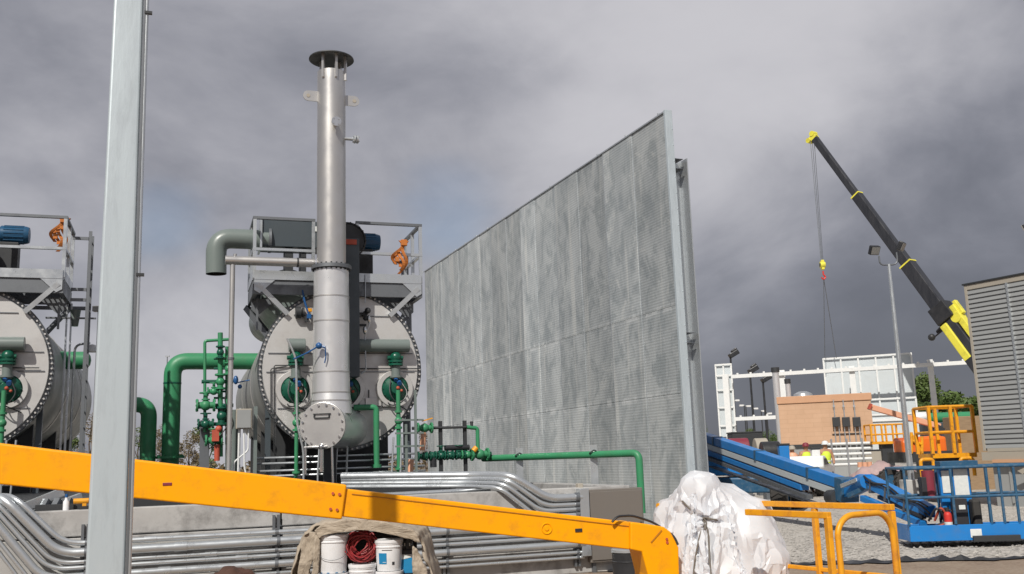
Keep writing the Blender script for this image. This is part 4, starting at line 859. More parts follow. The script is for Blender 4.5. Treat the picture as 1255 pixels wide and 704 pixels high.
me = bpy.data.meshes.new_from_object(o.evaluated_get(bpy.context.evaluated_depsgraph_get())); o.modifiers.clear(); o.data = me; me.name = 'plastic_sheet'
bm = bmesh.new(); bm.from_mesh(me)
for f in bm.faces: f.smooth = True
for e in bm.edges: e.smooth = not (len(e.link_faces) == 2 and e.calc_face_angle(0) > .36)
bm.to_mesh(me); bm.free()
tag(o, 'crumpled white plastic sheeting wrapped and tied over the yellow basket', 'plastic sheet')
def hang(ps, D):                         # lay the rope on the sheet
    r_ = []
    for x, y in ps:
        d = ray(x, y).normalized(); hit, loc_, nn_, ix = o.ray_cast(CAM, d); r_.append(loc_-d*.012 if hit else at(x, y, D))
    return r_
bpy.context.view_layer.update()
MB().tube(hang([(836, 614), (845, 624), (862, 636), (878, 637)], 8.85), .009, .05, 8).tube(hang([(864, 638), (858, 655), (851, 690), (849, 725)], 8.85), .009, .1, 8).tube(hang([(862, 638), (868, 650), (870, 690), (873, 725)], 8.85), .009, .1, 8).tube(hang([(862, 636), (864, 650), (866, 640), (861, 634), (880, 638)], 8.85), .008, .02, 8).build('rope', G['rope'], o)
# ================================================================ BUCKETS UNDER A TARP
def bucket(px, pyt, D, label, kind=None, r=.15, h=.37, zt=None):
    c = at(px, pyt, D); zt = zt if zt is not None else c.z
    t = thing('paint_bucket', label, 'bucket', (c.x, D, zt-h), random.uniform(-.2, .2), 'white plastic buckets under the canvas')
    MB().lathe([(0, 0), (r*.88, 0), (r*.9, .01), (r*.985, h-.07)], n=40).lathe([(r*.985, h-.075), (r*1.03, h-.073), (r*1.03, h-.062), (r*.99, h-.06), (r*.99, h-.045), (r*1.03, h-.043), (r*1.03, h-.034), (r*.99, h-.03)], n=40).build('body', G['bucket'], t)
    MB().lathe([(r*.99, h-.032), (r*1.06, h-.03), (r*1.07, h-.018), (r*1.065, h-.002), (r*1.03, h), (r*1.0, h-.008), (0, h-.01)], n=40).build('lid', G['bucket'], t)
    MB().tube([(r*1.05, 0, h-.06), (r*1.08, -.04, h-.14), (r*.7, -r*.95, h-.22), (0, -r*1.12, h-.245), (-r*.7, -r*.95, h-.22), (-r*1.08, -.04, h-.14), (-r*1.05, 0, h-.06)], .0025, .05, 6).build('bail', G['galvd'], t) if kind is None else None
    def lab(a0, a1, z0, z1, m, nm='label', off=.0025):
        b = MB(); b.lathe([(r*(.9+.085*z0/(h-.07))+off, z0), (r*(.9+.085*z1/(h-.07))+off, z1)], n=10, a0=-a1, a1=-a0); b.build(nm, G[m], t)
    return t, lab
# angle for lathe about z: the side facing the camera sits at -Y
def facing(px, D=9.6): return math.atan2(0, 1)
bz = .17
A_ = math.pi/2
t, lab_ = bucket(408, 655, 9.9, 'plain white bucket topmost at the left, biggest of the four')
lab_(0, 2*math.pi, .004, .012, 'labelb', 'stripe')
zb_ = t.location.z
t, lab_ = bucket(408.5, 655, 9.9, 'white bucket directly under the plain top left bucket', zt=zb_-.002)
lab_(0, 2*math.pi, .28, .286, 'labelb', 'stripe')
t, lab_ = bucket(476.5, 661, 9.9, 'white bucket with a blue square label, right of the red cord', 1, r=.135, h=.30)
zb3 = t.location.z; probe = t
t.rotation_euler.z = 0
lab_(-2.3, -1.62, .07, .175, 'labelb'); lab_(-2.0, -1.2, .20, .206, 'labelk', 'print'); lab_(-1.2, -1.0, .06, .09, 'labelk', 'print'); lab_(-1.95, -1.65, .085, .09, 'paper', 'print')
t, lab_ = bucket(476.5, 661, 9.9, 'white bucket with a red hazard label under the blue labelled one', 1, r=.135, h=.32, zt=zb3-.002)
t.rotation_euler.z = 0
for k in range(7): lab_(-1.48+.03*k, -1.0-.03*k, .17+.016*k, .186+.016*k, 'labelr')
lab_(-1.75, -1.55, .2, .26, 'labelk', 'print')
t, lab_ = bucket(444, 691, 9.85, 'lowest white bucket standing under the coil of red cord', 1, r=.13, h=.34)
t.rotation_euler.z = 0; zb5 = t.location.z+.34; lab_(-1.5, -1.1, .2, .206, 'labelr', 'print')
# label angles: the lathe starts on +X and turns towards -Y or +Y; checked on the render
t = thing('jug', 'black plastic jug with a blue and white label at the right of the buckets', 'jug', (at(500, 690, 10.0).x, 10.0, at(500, 704, 10.0).z-.05))
MB().box(-.065, .065, -.06, .06, 0, .30).build('body', G['labelk'], t, bevel=.02, seg=3)
MB().cyl((0, 0, .3), (0, 0, .42), .05, n=16).box(-.05, .05, -.04, .04, .29, .38).build('neck', G['black'], t)
MB().box(-.06, .06, -.064, -.0605, .07, .25).build('label', G['labelb'], t)
MB().prism([(-.058, .2), (-.058, .25), (.06, .25), (.06, .225)], (0, -.066, 0), EX, EZ, EY, .003).build('label_band', G['paper'], t); MB().box(-.03, .03, -.045, -.0405, .33, .36).build('label', G['paper'], t)
# coil of red cord
t = thing('cord_coil', 'tangled coil of dark red cord lying on a white bucket', 'cord', (at(443, 670, 9.92).x, 9.92, zb5))
rs = random.Random(5); rr = 19/FPX*9.6
for k in range(3):
    b = MB()
    for j in range(9):
        q = Matrix.Rotation(rs.uniform(-.7, .7), 3, 'X') @ Matrix.Rotation(rs.uniform(-.8, .8), 3, 'Y') @ Matrix.Rotation(rs.uniform(-.5, .5), 3, 'Z'); R2 = rr*rs.uniform(.6, 1.02); off = Vector((rs.uniform(-.03, .03), rs.uniform(-.05, .04), rs.uniform(-.02, .03)+.16))
        b.tube([q @ Vector((math.cos(a)*R2*rs.uniform(.93, 1.05), math.sin(a*2+j)*.03, math.sin(a)*R2))+off for a in [i*math.pi/9 for i in range(18)]], .0065, 0, 6)
    b.build('strand', G['cordred'], t)
# canvas tarp arching over them
def drape():
    rs = random.Random(2); bm = bmesh.new(); out = [(352, 730), (358, 700), (366, 672), (374, 656), (384, 645), (400, 640), (425, 637), (450, 635.5), (475, 640), (500, 647), (513, 652), (518, 664), (523, 684), (530, 700), (536, 730)]
    pts = [at(x, y, 9.85) for x, y in out]; NU, NV = 90, 16; grid = []
    for i in range(NU+1):
        f = i/NU*(len(pts)-1); k = min(int(f), len(pts)-2); p = pts[k].lerp(pts[k+1], f-k); n = (p-at(440, 690, 9.85)).normalized(); row = []
        side = 1 if (i < NU*.25 or i > NU*.75) else 0
        for j in range(NV+1):
            y = -.05+.75*j/NV; fold = .03*noise.noise(Vector((p.x*5, y*7, p.z*2)))+.022*(1-abs(noise.noise(Vector((p.x*9, y*10, p.z*5))))*2)
            fr = .03*math.sin(i*.55)+.02*noise.noise(Vector((i*.3, 0, 0))) if j == 0 else 0
            row.append(bm.verts.new(p+n*(fold+(-.02 if j == 0 else 0))+Vector((0, y+fr+(.035*math.sin(p.x*26+p.z*3) if side else 0), 0))))
        grid.append(row)
    for i in range(NU):
        for j in range(NV): bm.faces.new((grid[i][j], grid[i+1][j], grid[i+1][j+1], grid[i][j+1])).smooth = True
    me = bpy.data.meshes.new('canvas_tarp'); bm.to_mesh(me); bm.free(); o = bpy.data.objects.new('canvas_tarp', me); COL.objects.link(o); me.materials.append(G['tarp'])
    s = o.modifiers.new('thick', 'SOLIDIFY'); s.thickness = .012; return o
tp = tag(drape(), 'beige canvas tarp arched over the white buckets', 'tarp')
# hanging folds at the sides (double thickness hems)
for i, poly in enumerate(([(373, 652), (388, 652), (386, 675), (380, 700), (378, 730), (362, 730), (366, 690)], [(388, 648), (395, 652), (391, 680), (389, 730), (378, 730), (384, 690)], [(386, 650), (400, 640), (425, 637), (450, 636), (475, 640), (508, 650), (515, 664), (500, 660), (470, 651), (440, 648), (405, 651), (392, 660)], [(507, 668), (516, 678), (524, 700), (530, 730), (508, 730), (507, 690)])):
    c = at(440, 690, 9.78); b = MB(); ps = [at(x, y, 9.78) for x, y in poly]; b.prism([(p.x, p.z) for p in ps], (0, 9.8-.03*i, 0), EX, EZ, EY, .035); ff = b.build('fold', G['tarp'], tp, bevel=.01, seg=2)
    if i == 0: tx = bpy.data.textures.new('cloth_wrinkle', 'CLOUDS'); tx.noise_scale = .11; tx.noise_depth = 3
    sb_ = ff.modifiers.new('cut', 'SUBSURF'); sb_.subdivision_type = 'SIMPLE'; sb_.levels = sb_.render_levels = 4
    dp = ff.modifiers.new('wrinkle', 'DISPLACE'); dp.texture = tx; dp.texture_coords = 'GLOBAL'; dp.strength = .055; dp.mid_level = .5
MB().box(at(388, 700, 10.6).x, at(512, 700, 10.6).x, 10.55, 10.57, .1, at(440, 645, 10.55).z-.06).build('shade_backing', G['black'], tp)  # black sheet behind the buckets, painting in the shade inside the tarp
t = thing('pallet', 'wooden pallet under the white buckets', 'pallet', (at(445, 700, 10.2).x, 10.15, 0))
for k in range(6): MB().box(-.7, .7, -.5+k*.18, -.38+k*.18, .11, .135).build('board', G['wood'], t)
for k in (-.6, 0, .6): MB().box(k-.05, k+.05, -.5, .52, 0, .108).build('stringer', G['wood'], t)
# dark brown tarp heap
bm = bmesh.new(); bmesh.ops.create_icosphere(bm, subdivisions=5, radius=1)
hc = at(287, 704, 9.3)
for v in bm.verts:
    p = v.co.copy(); v.co = Vector((p.x*.42, p.y*.45, max(p.z, -.3)*(hc.z+.04))); v.co += p*(.05*noise.noise(p*2.3)+.03*(1-abs(noise.noise(p*5))*2))
for f in bm.faces: f.smooth = True
me = bpy.data.meshes.new('tarp_heap'); bm.to_mesh(me); bm.free(); me.materials.append(G['brown']); o = bpy.data.objects.new('tarp_heap', me); COL.objects.link(o); o.location = (hc.x, hc.y, .0)
tag(o, 'dark reddish brown heap of tarp left of the buckets', 'tarp heap')
# black drum by the cabinet
p = at(768, 672, 13.2); t = thing('drum', 'black lidded drum below the yellow boom in front of the cabinet', 'drum', (p.x, 13.2, 0))
MB().lathe([(0, 0), (.2, 0), (.2, .02), (.2, p.z-.05)], n=32).lathe([(.2, .2), (.208, .21), (.2, .22)], n=32).build('body', G['black'], t)
MB().lathe([(.2, p.z-.05), (.212, p.z-.045), (.212, p.z-.01), (.2, p.z), (0, p.z-.004)], n=32).build('lid', G['galv'], t)
# tools left on the basin rim behind the post
p = BF.loc(81, 619, .12); o = fthing('spray_bottle', 'small pale bottle standing on the concrete rim left of the post', 'bottle', BF)
MB().lathe([(0, 0), (.035, 0), (.035, .1), (.015, .13), (.015, .15)], (p[0], .12, TOPZ)).build('body', G['bucket'], o); MB().cyl((p[0], .12, TOPZ+.151), (p[0], .12, TOPZ+.19), .018, n=12).build('cap', G['valveblue'], o)
o = fthing('drill', 'small yellow cordless tool lying on the concrete rim', 'tool', BF)
MB().cyl((p[0]+.08, .12, TOPZ+.1), (p[0]+.25, .12, TOPZ+.1), .033, n=12).box(p[0]+.18, p[0]+.225, .1, .14, TOPZ, TOPZ+.1).build('body', G['yellow2'], o); MB().cyl((p[0]+.25, .12, TOPZ+.1), (p[0]+.28, .12, TOPZ+.1), .03, n=12).box(p[0]+.15, p[0]+.25, .09, .15, TOPZ, TOPZ+.04).build('battery', G['black'], o)
# galvanised frames lying inside the basin, left
t = fthing('angle_iron_bundle', 'galvanised angle frame lying behind the concrete rim on the left', 'frame', BF)
f0_, f1_ = BF.loc(5, 612, .6), BF.loc(75, 606, .9)
for k in range(3): MB().angle((f0_[0]+.3*k-.3, .5+.1*k, 1.05), (f1_[0]+.2*k, .9+.2*k, 1.42-.08*k), .09, .01).build('angle_bar', G['galv'], t)
for k in range(3): q = BF.loc(45+k*14, 612, .7); MB().angle((q[0], .6, 1.05), (q[0]+.1, .75, 1.3), .08, .01).build('leg', G['galvd'], t)
MB().box(BF.loc(40, 612)[0], BF.loc(100, 612)[0], .25, .32, 1.0, 1.24).build('channel', G['dark'], t)
# dark equipment skid floor behind
t = fthing('equipment_skid', 'dark steel skid deck under the tanks', 'skid', BF)
MB().box(aL, aR-1.5, 1.9, 9.0, .46, 1.27).build('deck', G['dark'], t, bevel=.01)
for k in range(4): MB().box(aL, aR-1.5, 1.10+.0*k, 1.19, .55+.12*k, .59+.12*k).build('edge_rail', G['galvd'], t)
# ================================================================ BLUE LIFT
# the boom lies nearly along its own line; work in a frame along it
pA, pB = at(866, 541, 25.5), at(1040, 601, 18.6)
bl = thing('boom_lift', 'blue boom lift with lowered boom and basket resting near the gravel', 'boom lift', (0, 0, 0))
def seg(p, q, w, h, name, m, up=(0, 0, 1), off=(0, 0, 0), bev=.01):
    d = Vector(off); o = MB().bar(Vector(p)+d, Vector(q)+d, w, h, up).build(name, G[m], bl, bevel=bev); return o
pA2 = pA+(pA-pB)*.12
seg(pA2, pB, .24, .20, 'upper_boom', 'blue', off=(0, 0, .10)); seg(pA2, pB+(pA-pB)*.03, .22, .14, 'lower_boom', 'wpanel', off=(0, 0, -.09))
seg(pA2, pB+(pA-pB)*.25, .2, .12, 'boom_rail', 'blue', off=(0, 0, -.26))
dB = (pB-pA).normalized(); n_ = 46
for i in range(n_):
    p = pA.lerp(pB, i/n_*.80)+Vector((-.06, -.05, -.40)); MB().cb(p, (.15, .10, .08), dB.to_track_quat('Y', 'Z').to_matrix()).build('cable_chain_link', G['galvd'], bl)
seg(pA+Vector((0, 0, -.62)), pA.lerp(pB, .86)+Vector((0, 0, -.50)), .16, .04, 'chain_trough', 'galvd')
# head of the boom
seg(pB+(pA-pB)*.03, pB+(pB-pA)*.01, .36, .44, 'boom_head', 'blued', off=(0, 0, .0))
MB().cyl(at(1022, 602, 19)+Vector((0, -.25, -.12)), at(1022, 602, 19)+Vector((0, .2, -.12)), .15, n=20).build('sheave', G['dark'], bl)
jA, jB = at(1062, 590, 17.9), at(1140, 630, 16.2)
seg(pB, jA, .26, .26, 'knuckle', 'blue'); MB().cyl(jA+Vector((-.05, -.17, 0)), jA+Vector((-.05, .17, 0)), .13, n=20).build('knuckle_pin', G['blue'], bl)
seg(jA, jB, .22, .20, 'jib_upper', 'blue', off=(0, 0, .03)); seg(jA+Vector((-.1, 0, -.30)), jB+Vector((-.12, 0, -.16)), .12, .11, 'jib_lower', 'blue')
seg(jA.lerp(jB, .2)+Vector((0, 0, -.17)), jB+Vector((-.1, 0, -.05)), .08, .07, 'jib_cylinder', 'black')
seg(at(1032, 596, 18.3), at(1052, 588, 17.9), .1, .07, 'link', 'galv'); seg(at(1040, 608, 18.2), at(1066, 596, 17.7), .09, .09, 'link', 'blued')
for k in range(3):
    pts = [jA.lerp(jB, f)+Vector((.02*k-.1, -.17, .10-.06*k-.05*math.sin(f*12+k))) for f in [i/8 for i in range(9)]]
    MB().tube(pts, .016, .08, 8).build('hose', G['black'], bl)
for f in (.15, .4, .7): MB().bar(jA.lerp(jB, f), jA.lerp(jB, f+.02), .26, .25).build('hose_clamp', G['galvd'], bl)
for f in (.1, .45, .8):
    q_ = pA.lerp(pB, f); MB().bar(q_+Vector((0, 0, .1)), q_+(pB-pA)*.012+Vector((0, 0, .1)), .27, .23).build('boom_collar', G['blued'], bl)
# basket
bc = at(1116, 660, 15.4); BK = Frame((bc.x, 15.4), math.radians(-4)); K = lambda px, py, b=0: BK.loc(px, py, b)
def kb(x0, x1, y0, y1, z0, z1, name, m, bev=.006):
    b = MB(); c = BK; P0 = c.w(x0, y0, 0); o = MB()
    rot = Matrix.Translation(BK.o) @ Matrix.Rotation(BK.th, 4, 'Z'); o.box(x0, x1, y0, y1, z0, z1, rot); return o.build(name, G[m], bl, bevel=bev)
WBK = 2.3; z0 = .12; zr = K(1106, 575)[2]
kb(0, WBK, 0, .03, z0, K(1116, 645)[2], 'toe_board', 'blue'); kb(0, .03, .031, .9, z0, z0+.25, 'toe_board', 'blue'); kb(WBK-.03, WBK, .031, .9, z0, z0+.25, 'toe_board', 'blue'); kb(0.031, WBK-.031, .031, .9, z0, z0+.03, 'floor', 'dark'); kb(0, WBK, .87, .9, z0+.031, z0+.2, 'toe_board', 'blue')
kb(K(1190, 645)[0], K(1218, 645)[0]*1.05+.3, -.06, -.002, z0-.02, z0+.07, 'step', 'dark')
def kt(ps, r, name='rail', m='blued', bend=.06): return MB().tube([BK.w(*p) for p in ps], r, bend, 10).build(name, G[m], bl)
zm = z0+.25+(zr-z0-.25)*.48
for z, nm in ((zr, 'top_rail'), (zm, 'mid_rail')):
    kt([(0, 0, z), (WBK, 0, z)], .024, nm); kt([(0, .9, z), (WBK, .9, z)], .022, nm); kt([(0, 0, z), (0, .9, z)], .022, nm); kt([(WBK, 0, z), (WBK, .9, z)], .022, nm)
for x in (0, K(1168, 610)[0], K(1212, 610)[0], K(1228, 610)[0], K(1246, 610)[0], WBK): kt([(x, .0, z0+.25), (x, .0, zr-.02)], .022, 'post')
for x in (0, .8, 1.6, WBK): kt([(x, .9, z0+.2), (x, .9, zr-.02)], .022, 'post')
xa, xb = K(1153, 600, .6)[0], K(1190, 600, .6)[0]
kb(xa, xb, .6, .68, z0+.03, zr+.02, 'control_panel', 'blue'); kb(xa+.03, xa+.19, .585, .598, zr-.42, zr-.06, 'decal', 'paper'); kb(xa+.22, xb-.03, .583, .598, zr-.46, zr-.04, 'decal', 'paper')
kb(xa-.02, xb+.1, .45, .7, zr-.02, zr+.09, 'control_box', 'blued')
kb(K(1172, 630, .3)[0], K(1187, 630, .3)[0], .3, .5, z0+.12, z0+.62, 'battery_box', 'labelk'); kb(K(1176, 630, .3)[0], K(1184, 630, .3)[0], .288, .299, z0+.45, z0+.52, 'decal', 'paper')
kb(K(1195, 630, .3)[0], K(1206, 630, .3)[0], .35, .55, z0+.08, z0+.6, 'hose_guard', 'rubber', .04)
kb(K(1189, 652)[0], K(1203, 652)[0], -.012, -.001, z0+.04, z0+.17, 'decal', 'paper')
xe = K(1162, 632, .1)[0]
b = MB().cyl(BK.w(xe, .12, z0+.04), BK.w(xe, .12, z0+.38), .06, n=18).ball(BK.w(xe, .12, z0+.38), .06, 7); b.build('extinguisher', G['labelr'], bl); MB().lathe([(.0615, 0), (.0615, .15)], BK.w(xe, .12, z0+.13), n=18).build('extinguisher_label', G['paper'], bl)
MB().cyl(BK.w(xe, .12, z0+.42), BK.w(xe, .12, z0+.5), .025, n=10).tube([BK.w(xe, .12, z0+.48), BK.w(xe+.08, .1, z0+.44), BK.w(xe+.08, .1, z0+.3)], .01, .04, 6).build('extinguisher_nozzle', G['black'], bl)
for k in range(3): MB().tube([jB+Vector((-.1+.1*k, -.15, -.1)), jB+Vector((0+.06*k, -.3, .15)), jB+Vector((.15+.05*k, -.25, -.12)), BK.w(.25+.1*k, .5, z0+.1)], .02, .12, 8).build('hose', G['labelk' if k != 1 else 'rust'], bl)
b = MB().cyl(BK.w(K(1138, 590, .5)[0], .5, zr-.5), BK.w(K(1138, 590, .5)[0], .5, zr-.05), .1, n=14); b.build('hose_reel', G['maroon'], bl); kb(K(1130, 590, .4)[0], K(1146, 590, .4)[0], .42, .6, zr-.46, zr-.15, 'tool_tray', 'labelk')
# chassis with two wheels
def wheel(c, r, w, par, ax=(0, 1, 0), lug=16):
    c, ax = Vector(c), Vector(ax).normalized(); x = ax.cross(Vector((0, 0, 1))).normalized()
    b = MB().lathe([(r*.55, -w/2), (r*.9, -w/2), (r*.97, -w*.42), (r*.97, w*.42), (r*.9, w/2), (r*.55, w/2)], c, ax, 36)
    for k in range(lug):
        a = k*2*math.pi/lug; d = x*math.cos(a)+Vector((0, 0, 1))*math.sin(a)
        for s in (-1, 1):
            rot = Matrix((d.cross(ax), ax, d)).transposed(); b.cb(c+d*r*.97+ax*s*w*.23, (r*.13, w*.5, r*.10), rot @ Matrix.Rotation(s*.5, 3, 'Z'))
    tt = b.build('tyre', G['rubber'], par)
    MB().lathe([(0, -w*.3), (r*.3, -w*.32), (r*.55, -w*.42), (r*.56, w*.42), (r*.3, w*.32), (0, w*.3)], c, ax, 28).build('rim', G['blued'], tt)
wc = at(966, 603, 25.0)
axw = Vector((.93, -.36, 0))
for dp in (Vector((0, 0, 0)), Vector((-2.2, .9, 0)), Vector((.9, 1.9, 0)), Vector((-1.3, 2.8, 0))): wheel((wc.x+dp.x-.2, wc.y+dp.y, .52), .52, .42, bl, axw)
ca = Vector((wc.x-1.0, wc.y+1.2, 0)); rz = Matrix.Rotation(math.atan2(-axw.x, axw.y)*0+.5, 3, 'Z')
MB().cb(ca+Vector((0, 0, .72)), (3.4, 1.3, .4), Matrix.Rotation(-.38, 3, 'Z')).build('chassis', G['blued'], bl, bevel=.04)
MB().cb(ca+Vector((-.9, .6, 1.35)), (2.6, 1.5, .75), Matrix.Rotation(-.38, 3, 'Z')).build('turntable', G['blue'], bl, bevel=.05)
MB().cb(ca+Vector((-.7, -.9, 1.28)), (.5, .3, .55), Matrix.Rotation(-.38, 3, 'Z')).build('side_cover', G['blue'], bl, bevel=.04)
MB().cyl(at(930, 588, 24), at(962, 592, 24), .09, n=14).build('lift_cylinder', G['galvd'], bl)
MB().bar(ca+Vector((-1.6, 1.0, 1.7)), pA2+Vector((0, 0, -.2)), .3, .5).build('riser', G['blued'], bl)
# ================================================================ LOUVRED ENCLOSURE, right
LF = Frame((at(1181, 352, 25).x, 25.0), math.radians(-59.5))
lou = fthing('louvred_enclosure', 'tall grey louvred enclosure with beige frame at the right edge', 'louvred building', LF)
q = lambda px, py, b=0: LF.loc(px, py, b)
zt, zb = q(1182, 350)[2], q(1204, 553)[2]; LW = 6.2
MB().box(-.0, .08, 0, .2, zb, zt).build('corner_post', G['beige'], lou, bevel=.008)
MB().box(.081, LW, 0, .2, zt-.14, zt).build('top_frame', G['beige'], lou, bevel=.008); MB().box(-.03, LW, -.03, .25, zt+.001, zt+.04).build('roof_edge', G['dark'], lou)
MB().box(.121, LW, 0, .2, zb-.02, zb+.06).build('bottom_frame', G['beige'], lou)
MB().box(.0, .1, .201, 4, zb, zt).build('end_wall', G['beige'], lou)
MB().box(.12, LW, .16, .19, zb+.06, zt-.14).build('backing', G['dark'], lou)
ns = 34; ph = (zt-.14-zb-.06)/ns; xm = [.081, q(1240, 400)[0], LW]
for j in range(2):
    x0, x1 = xm[j]+(.03 if j else 0), xm[j+1]-(.03 if not j else 0)
    for k in range(ns):
        z = zb+.06+k*ph; MB().prism([(0.0, z), (.0, z+.012), (.04, z+ph+.02), (.05, z+ph+.02), (.012, z)], ((x0+x1)/2, 0, 0), (0, 1, 0), (0, 0, 1), (1, 0, 0), x1-x0).build('louvre_blade', G['louvre'], lou)
b = MB().box(xm[1]-.028, xm[1]+.028, -.02, .1, zb+.05, zt-.13)
for k in range(ns): b.cyl((xm[1], -.03, zb+.1+k*ph), (xm[1], -.021, zb+.1+k*ph), .012, n=6)
b.build('mullion', G['galv'], lou)
MB().box(-.02, LW, -.05, 3, zb-.24, zb-.03).build('base_beam', G['beige'], lou); MB().box(.3, LW, -.12, -.051, zb-.30, zb-.22).build('drip_rail', G['tand'], lou)
MB().box(.15, LW, .1, 3, 0, zb-.25).build('plinth', G['grey'], lou, bevel=.01)
for k in range(4):
    x = .6+k*.8; b = MB().box(x, x+.05, .05, .098, .1, zb-.35)
    for j in range(6): b.cyl((x+.09, .09, .2+j*.2), (x+.09, .098, .2+j*.2), .012, n=6)
    b.build('stiffener', G['grey'], lou)
for x in (1.0, 2.6): MB().prism([(0, 0), (.5, .2), (.55, .14), (.12, -.08)], (x, -.2, zb-.5), (1, 0, 0), (0, 0, 1), (0, 1, 0), .04).build('gusset', G['beige'], lou)
# exhaust pipe above it
p = at(1256, 285, 27); t = thing('exhaust_pipe', 'bright steel exhaust pipe end above the louvred enclosure at the right edge', 'exhaust pipe', (p.x, 27, 0))
MB().tube([(.3, 0, zt-.3), (.3, 0, p.z-.35), (0.02, 0, p.z+.25)], .11, .3, 18).build('pipe', G['chrome'], t)
# ================================================================ FLOODLIGHT MAST
p = at(1117, 588, 30); D = 30.0
t = thing('light_mast', 'tall thin grey mast with two square floodlights before the large white panel', 'floodlight mast', (p.x, D, 0))
zt_ = at(1090, 324, D).z
MB().cyl((0, 0, 0), (0, 0, zt_), .10, .05, n=16).build('pole', G['galv'], t); MB().cyl((0, 0, 0), (0, 0, p.z), .36, n=24).build('footing', G['conc'], t, bevel=.02)
xl_, xr_ = at(1079, 320, D).x-at(1090, 320, D).x, at(1101, 320, D).x-at(1090, 320, D).x
zarm = at(1079, 314, D).z
MB().tube([(xl_, 0, zarm), (xl_, 0, zt_-.02), (xr_, 0, zt_-.02), (xr_, 0, zarm+.1)], .026, .2, 10, 8).build('yoke', G['galvd'], t)
zl2 = at(1073, 307, D).z
for x, z, ry in ((xl_-.14, zl2, .25), (xr_+.16, zl2+.1, .9)):
    f = MB().cb((x, -.02, z), (.34, .15, .30), Matrix.Rotation(ry, 3, 'Z') @ Matrix.Rotation(.5, 3, 'X')).build('floodlight', G['black'], t, bevel=.03)
    c = Vector((x, -.02, z)); r3 = Matrix.Rotation(ry, 3, 'Z') @ Matrix.Rotation(.5, 3, 'X'); MB().cb(c+r3 @ Vector((0, -.08, 0)), (.28, .01, .24), r3).build('lens', G['lens'], f)
# ================================================================ WHITE STEEL PANELS BEING SET UP
u0, u1 = at(886, 465, 60), at(1190, 443, 55.0); thp = math.atan2(u1.y-u0.y, u1.x-u0.x); WP = Frame((u0.x, u0.y), thp); r_ = lambda px, py, b=0: WP.loc(px, py, b)
fr_ = fthing('white_frame', 'white steel frame of posts and long beams behind the tan building', 'steel frame', WP)
for px0, px1, py in ((1136, 1143, 441), (1040, 1047, 449), (954, 961, 454), (885, 892, 459)):
    a, c = r_(px0, py), r_(px1, py); zt2 = a[2]; b = MB(); b.box(a[0], c[0], 0, .06, 0, zt2).box(a[0], c[0], .3, .36, 0, zt2).box((a[0]+c[0])/2-.02, (a[0]+c[0])/2+.02, .061, .299, 0, zt2); b.build('post', G['white'], fr_)
zb1 = r_(1000, 456)[2]
for xa_, xb_, z in ((896, 1195, zb1), (896, 954, r_(925, 513)[2])):
    a, c = r_(xa_, 456)[0], r_(xb_, 445)[0]; b = MB().box(a, c, -.16, -.01, z-.1, z+.12)
    for k in range(int((c-a)/.8)): b.cb((a+.4+k*.8, -.1, z+.17), (.12, .08, .09))
    b.build('beam', G['white'], fr_)
def panel(x0p, x1p, ytop, ybot, b_, label, nv, nh):
    t = fthing('screen_section', label, 'steel panel', WP, 'white stiffened steel panels')
    a, c = r_(x0p, ytop, b_), r_(x1p, ytop, b_); z1 = a[2]; z0_ = r_(x0p, ybot, b_)[2]; x0, x1 = a[0], c[0]
    for k in range(nv): 
        xs0, xs1 = x0+(x1-x0)*k/nv+.004, x0+(x1-x0)*(k+1)/nv-.004; MB().box(xs0, xs1, b_, b_+.05, z0_, z1).build('sheet', G['wpanel'], t)
    b = MB()
    for k in range(nv+1): x = x0+(x1-x0)*k/nv; b.box(x-.05, x+.05, b_-.12, b_-.002, z0_, z1)
    b.build('rib', G['white'], t)
    for f in nh: z = z0_+(z1-z0_)*f; MB().box(x0, x1, b_-.16, b_-.121, z-.05, z+.05).build('stiffener', G['white'], t)
    return t
panel(1009, 1117, 439.5, 532, 1.6, 'large white ribbed steel panel hanging on the crane slings', 5, (.99, .84, .42, .08)).location.z += .0
panel(877, 896, 447, 536, .6, 'narrow white ribbed steel panel at the left end of the frame', 2, (.99, .84, .64, .4, .15))
# a lower run of panel behind
t = fthing('screen_section', 'low white steel panel standing behind the yellow basket right of the tan building', 'steel panel', WP)
a, c = r_(1065, 508, .5), r_(1135, 505, .5); MB().box(a[0], c[0], .5, .6, .8, a[2]).build('sheet', G['wpanel'], t); MB().box(a[0], c[0], .40, .49, a[2]-.45, a[2]-.3).box(a[0], c[0], .4, .49, a[2]-.1, a[2]).build('rib', G['white'], t)
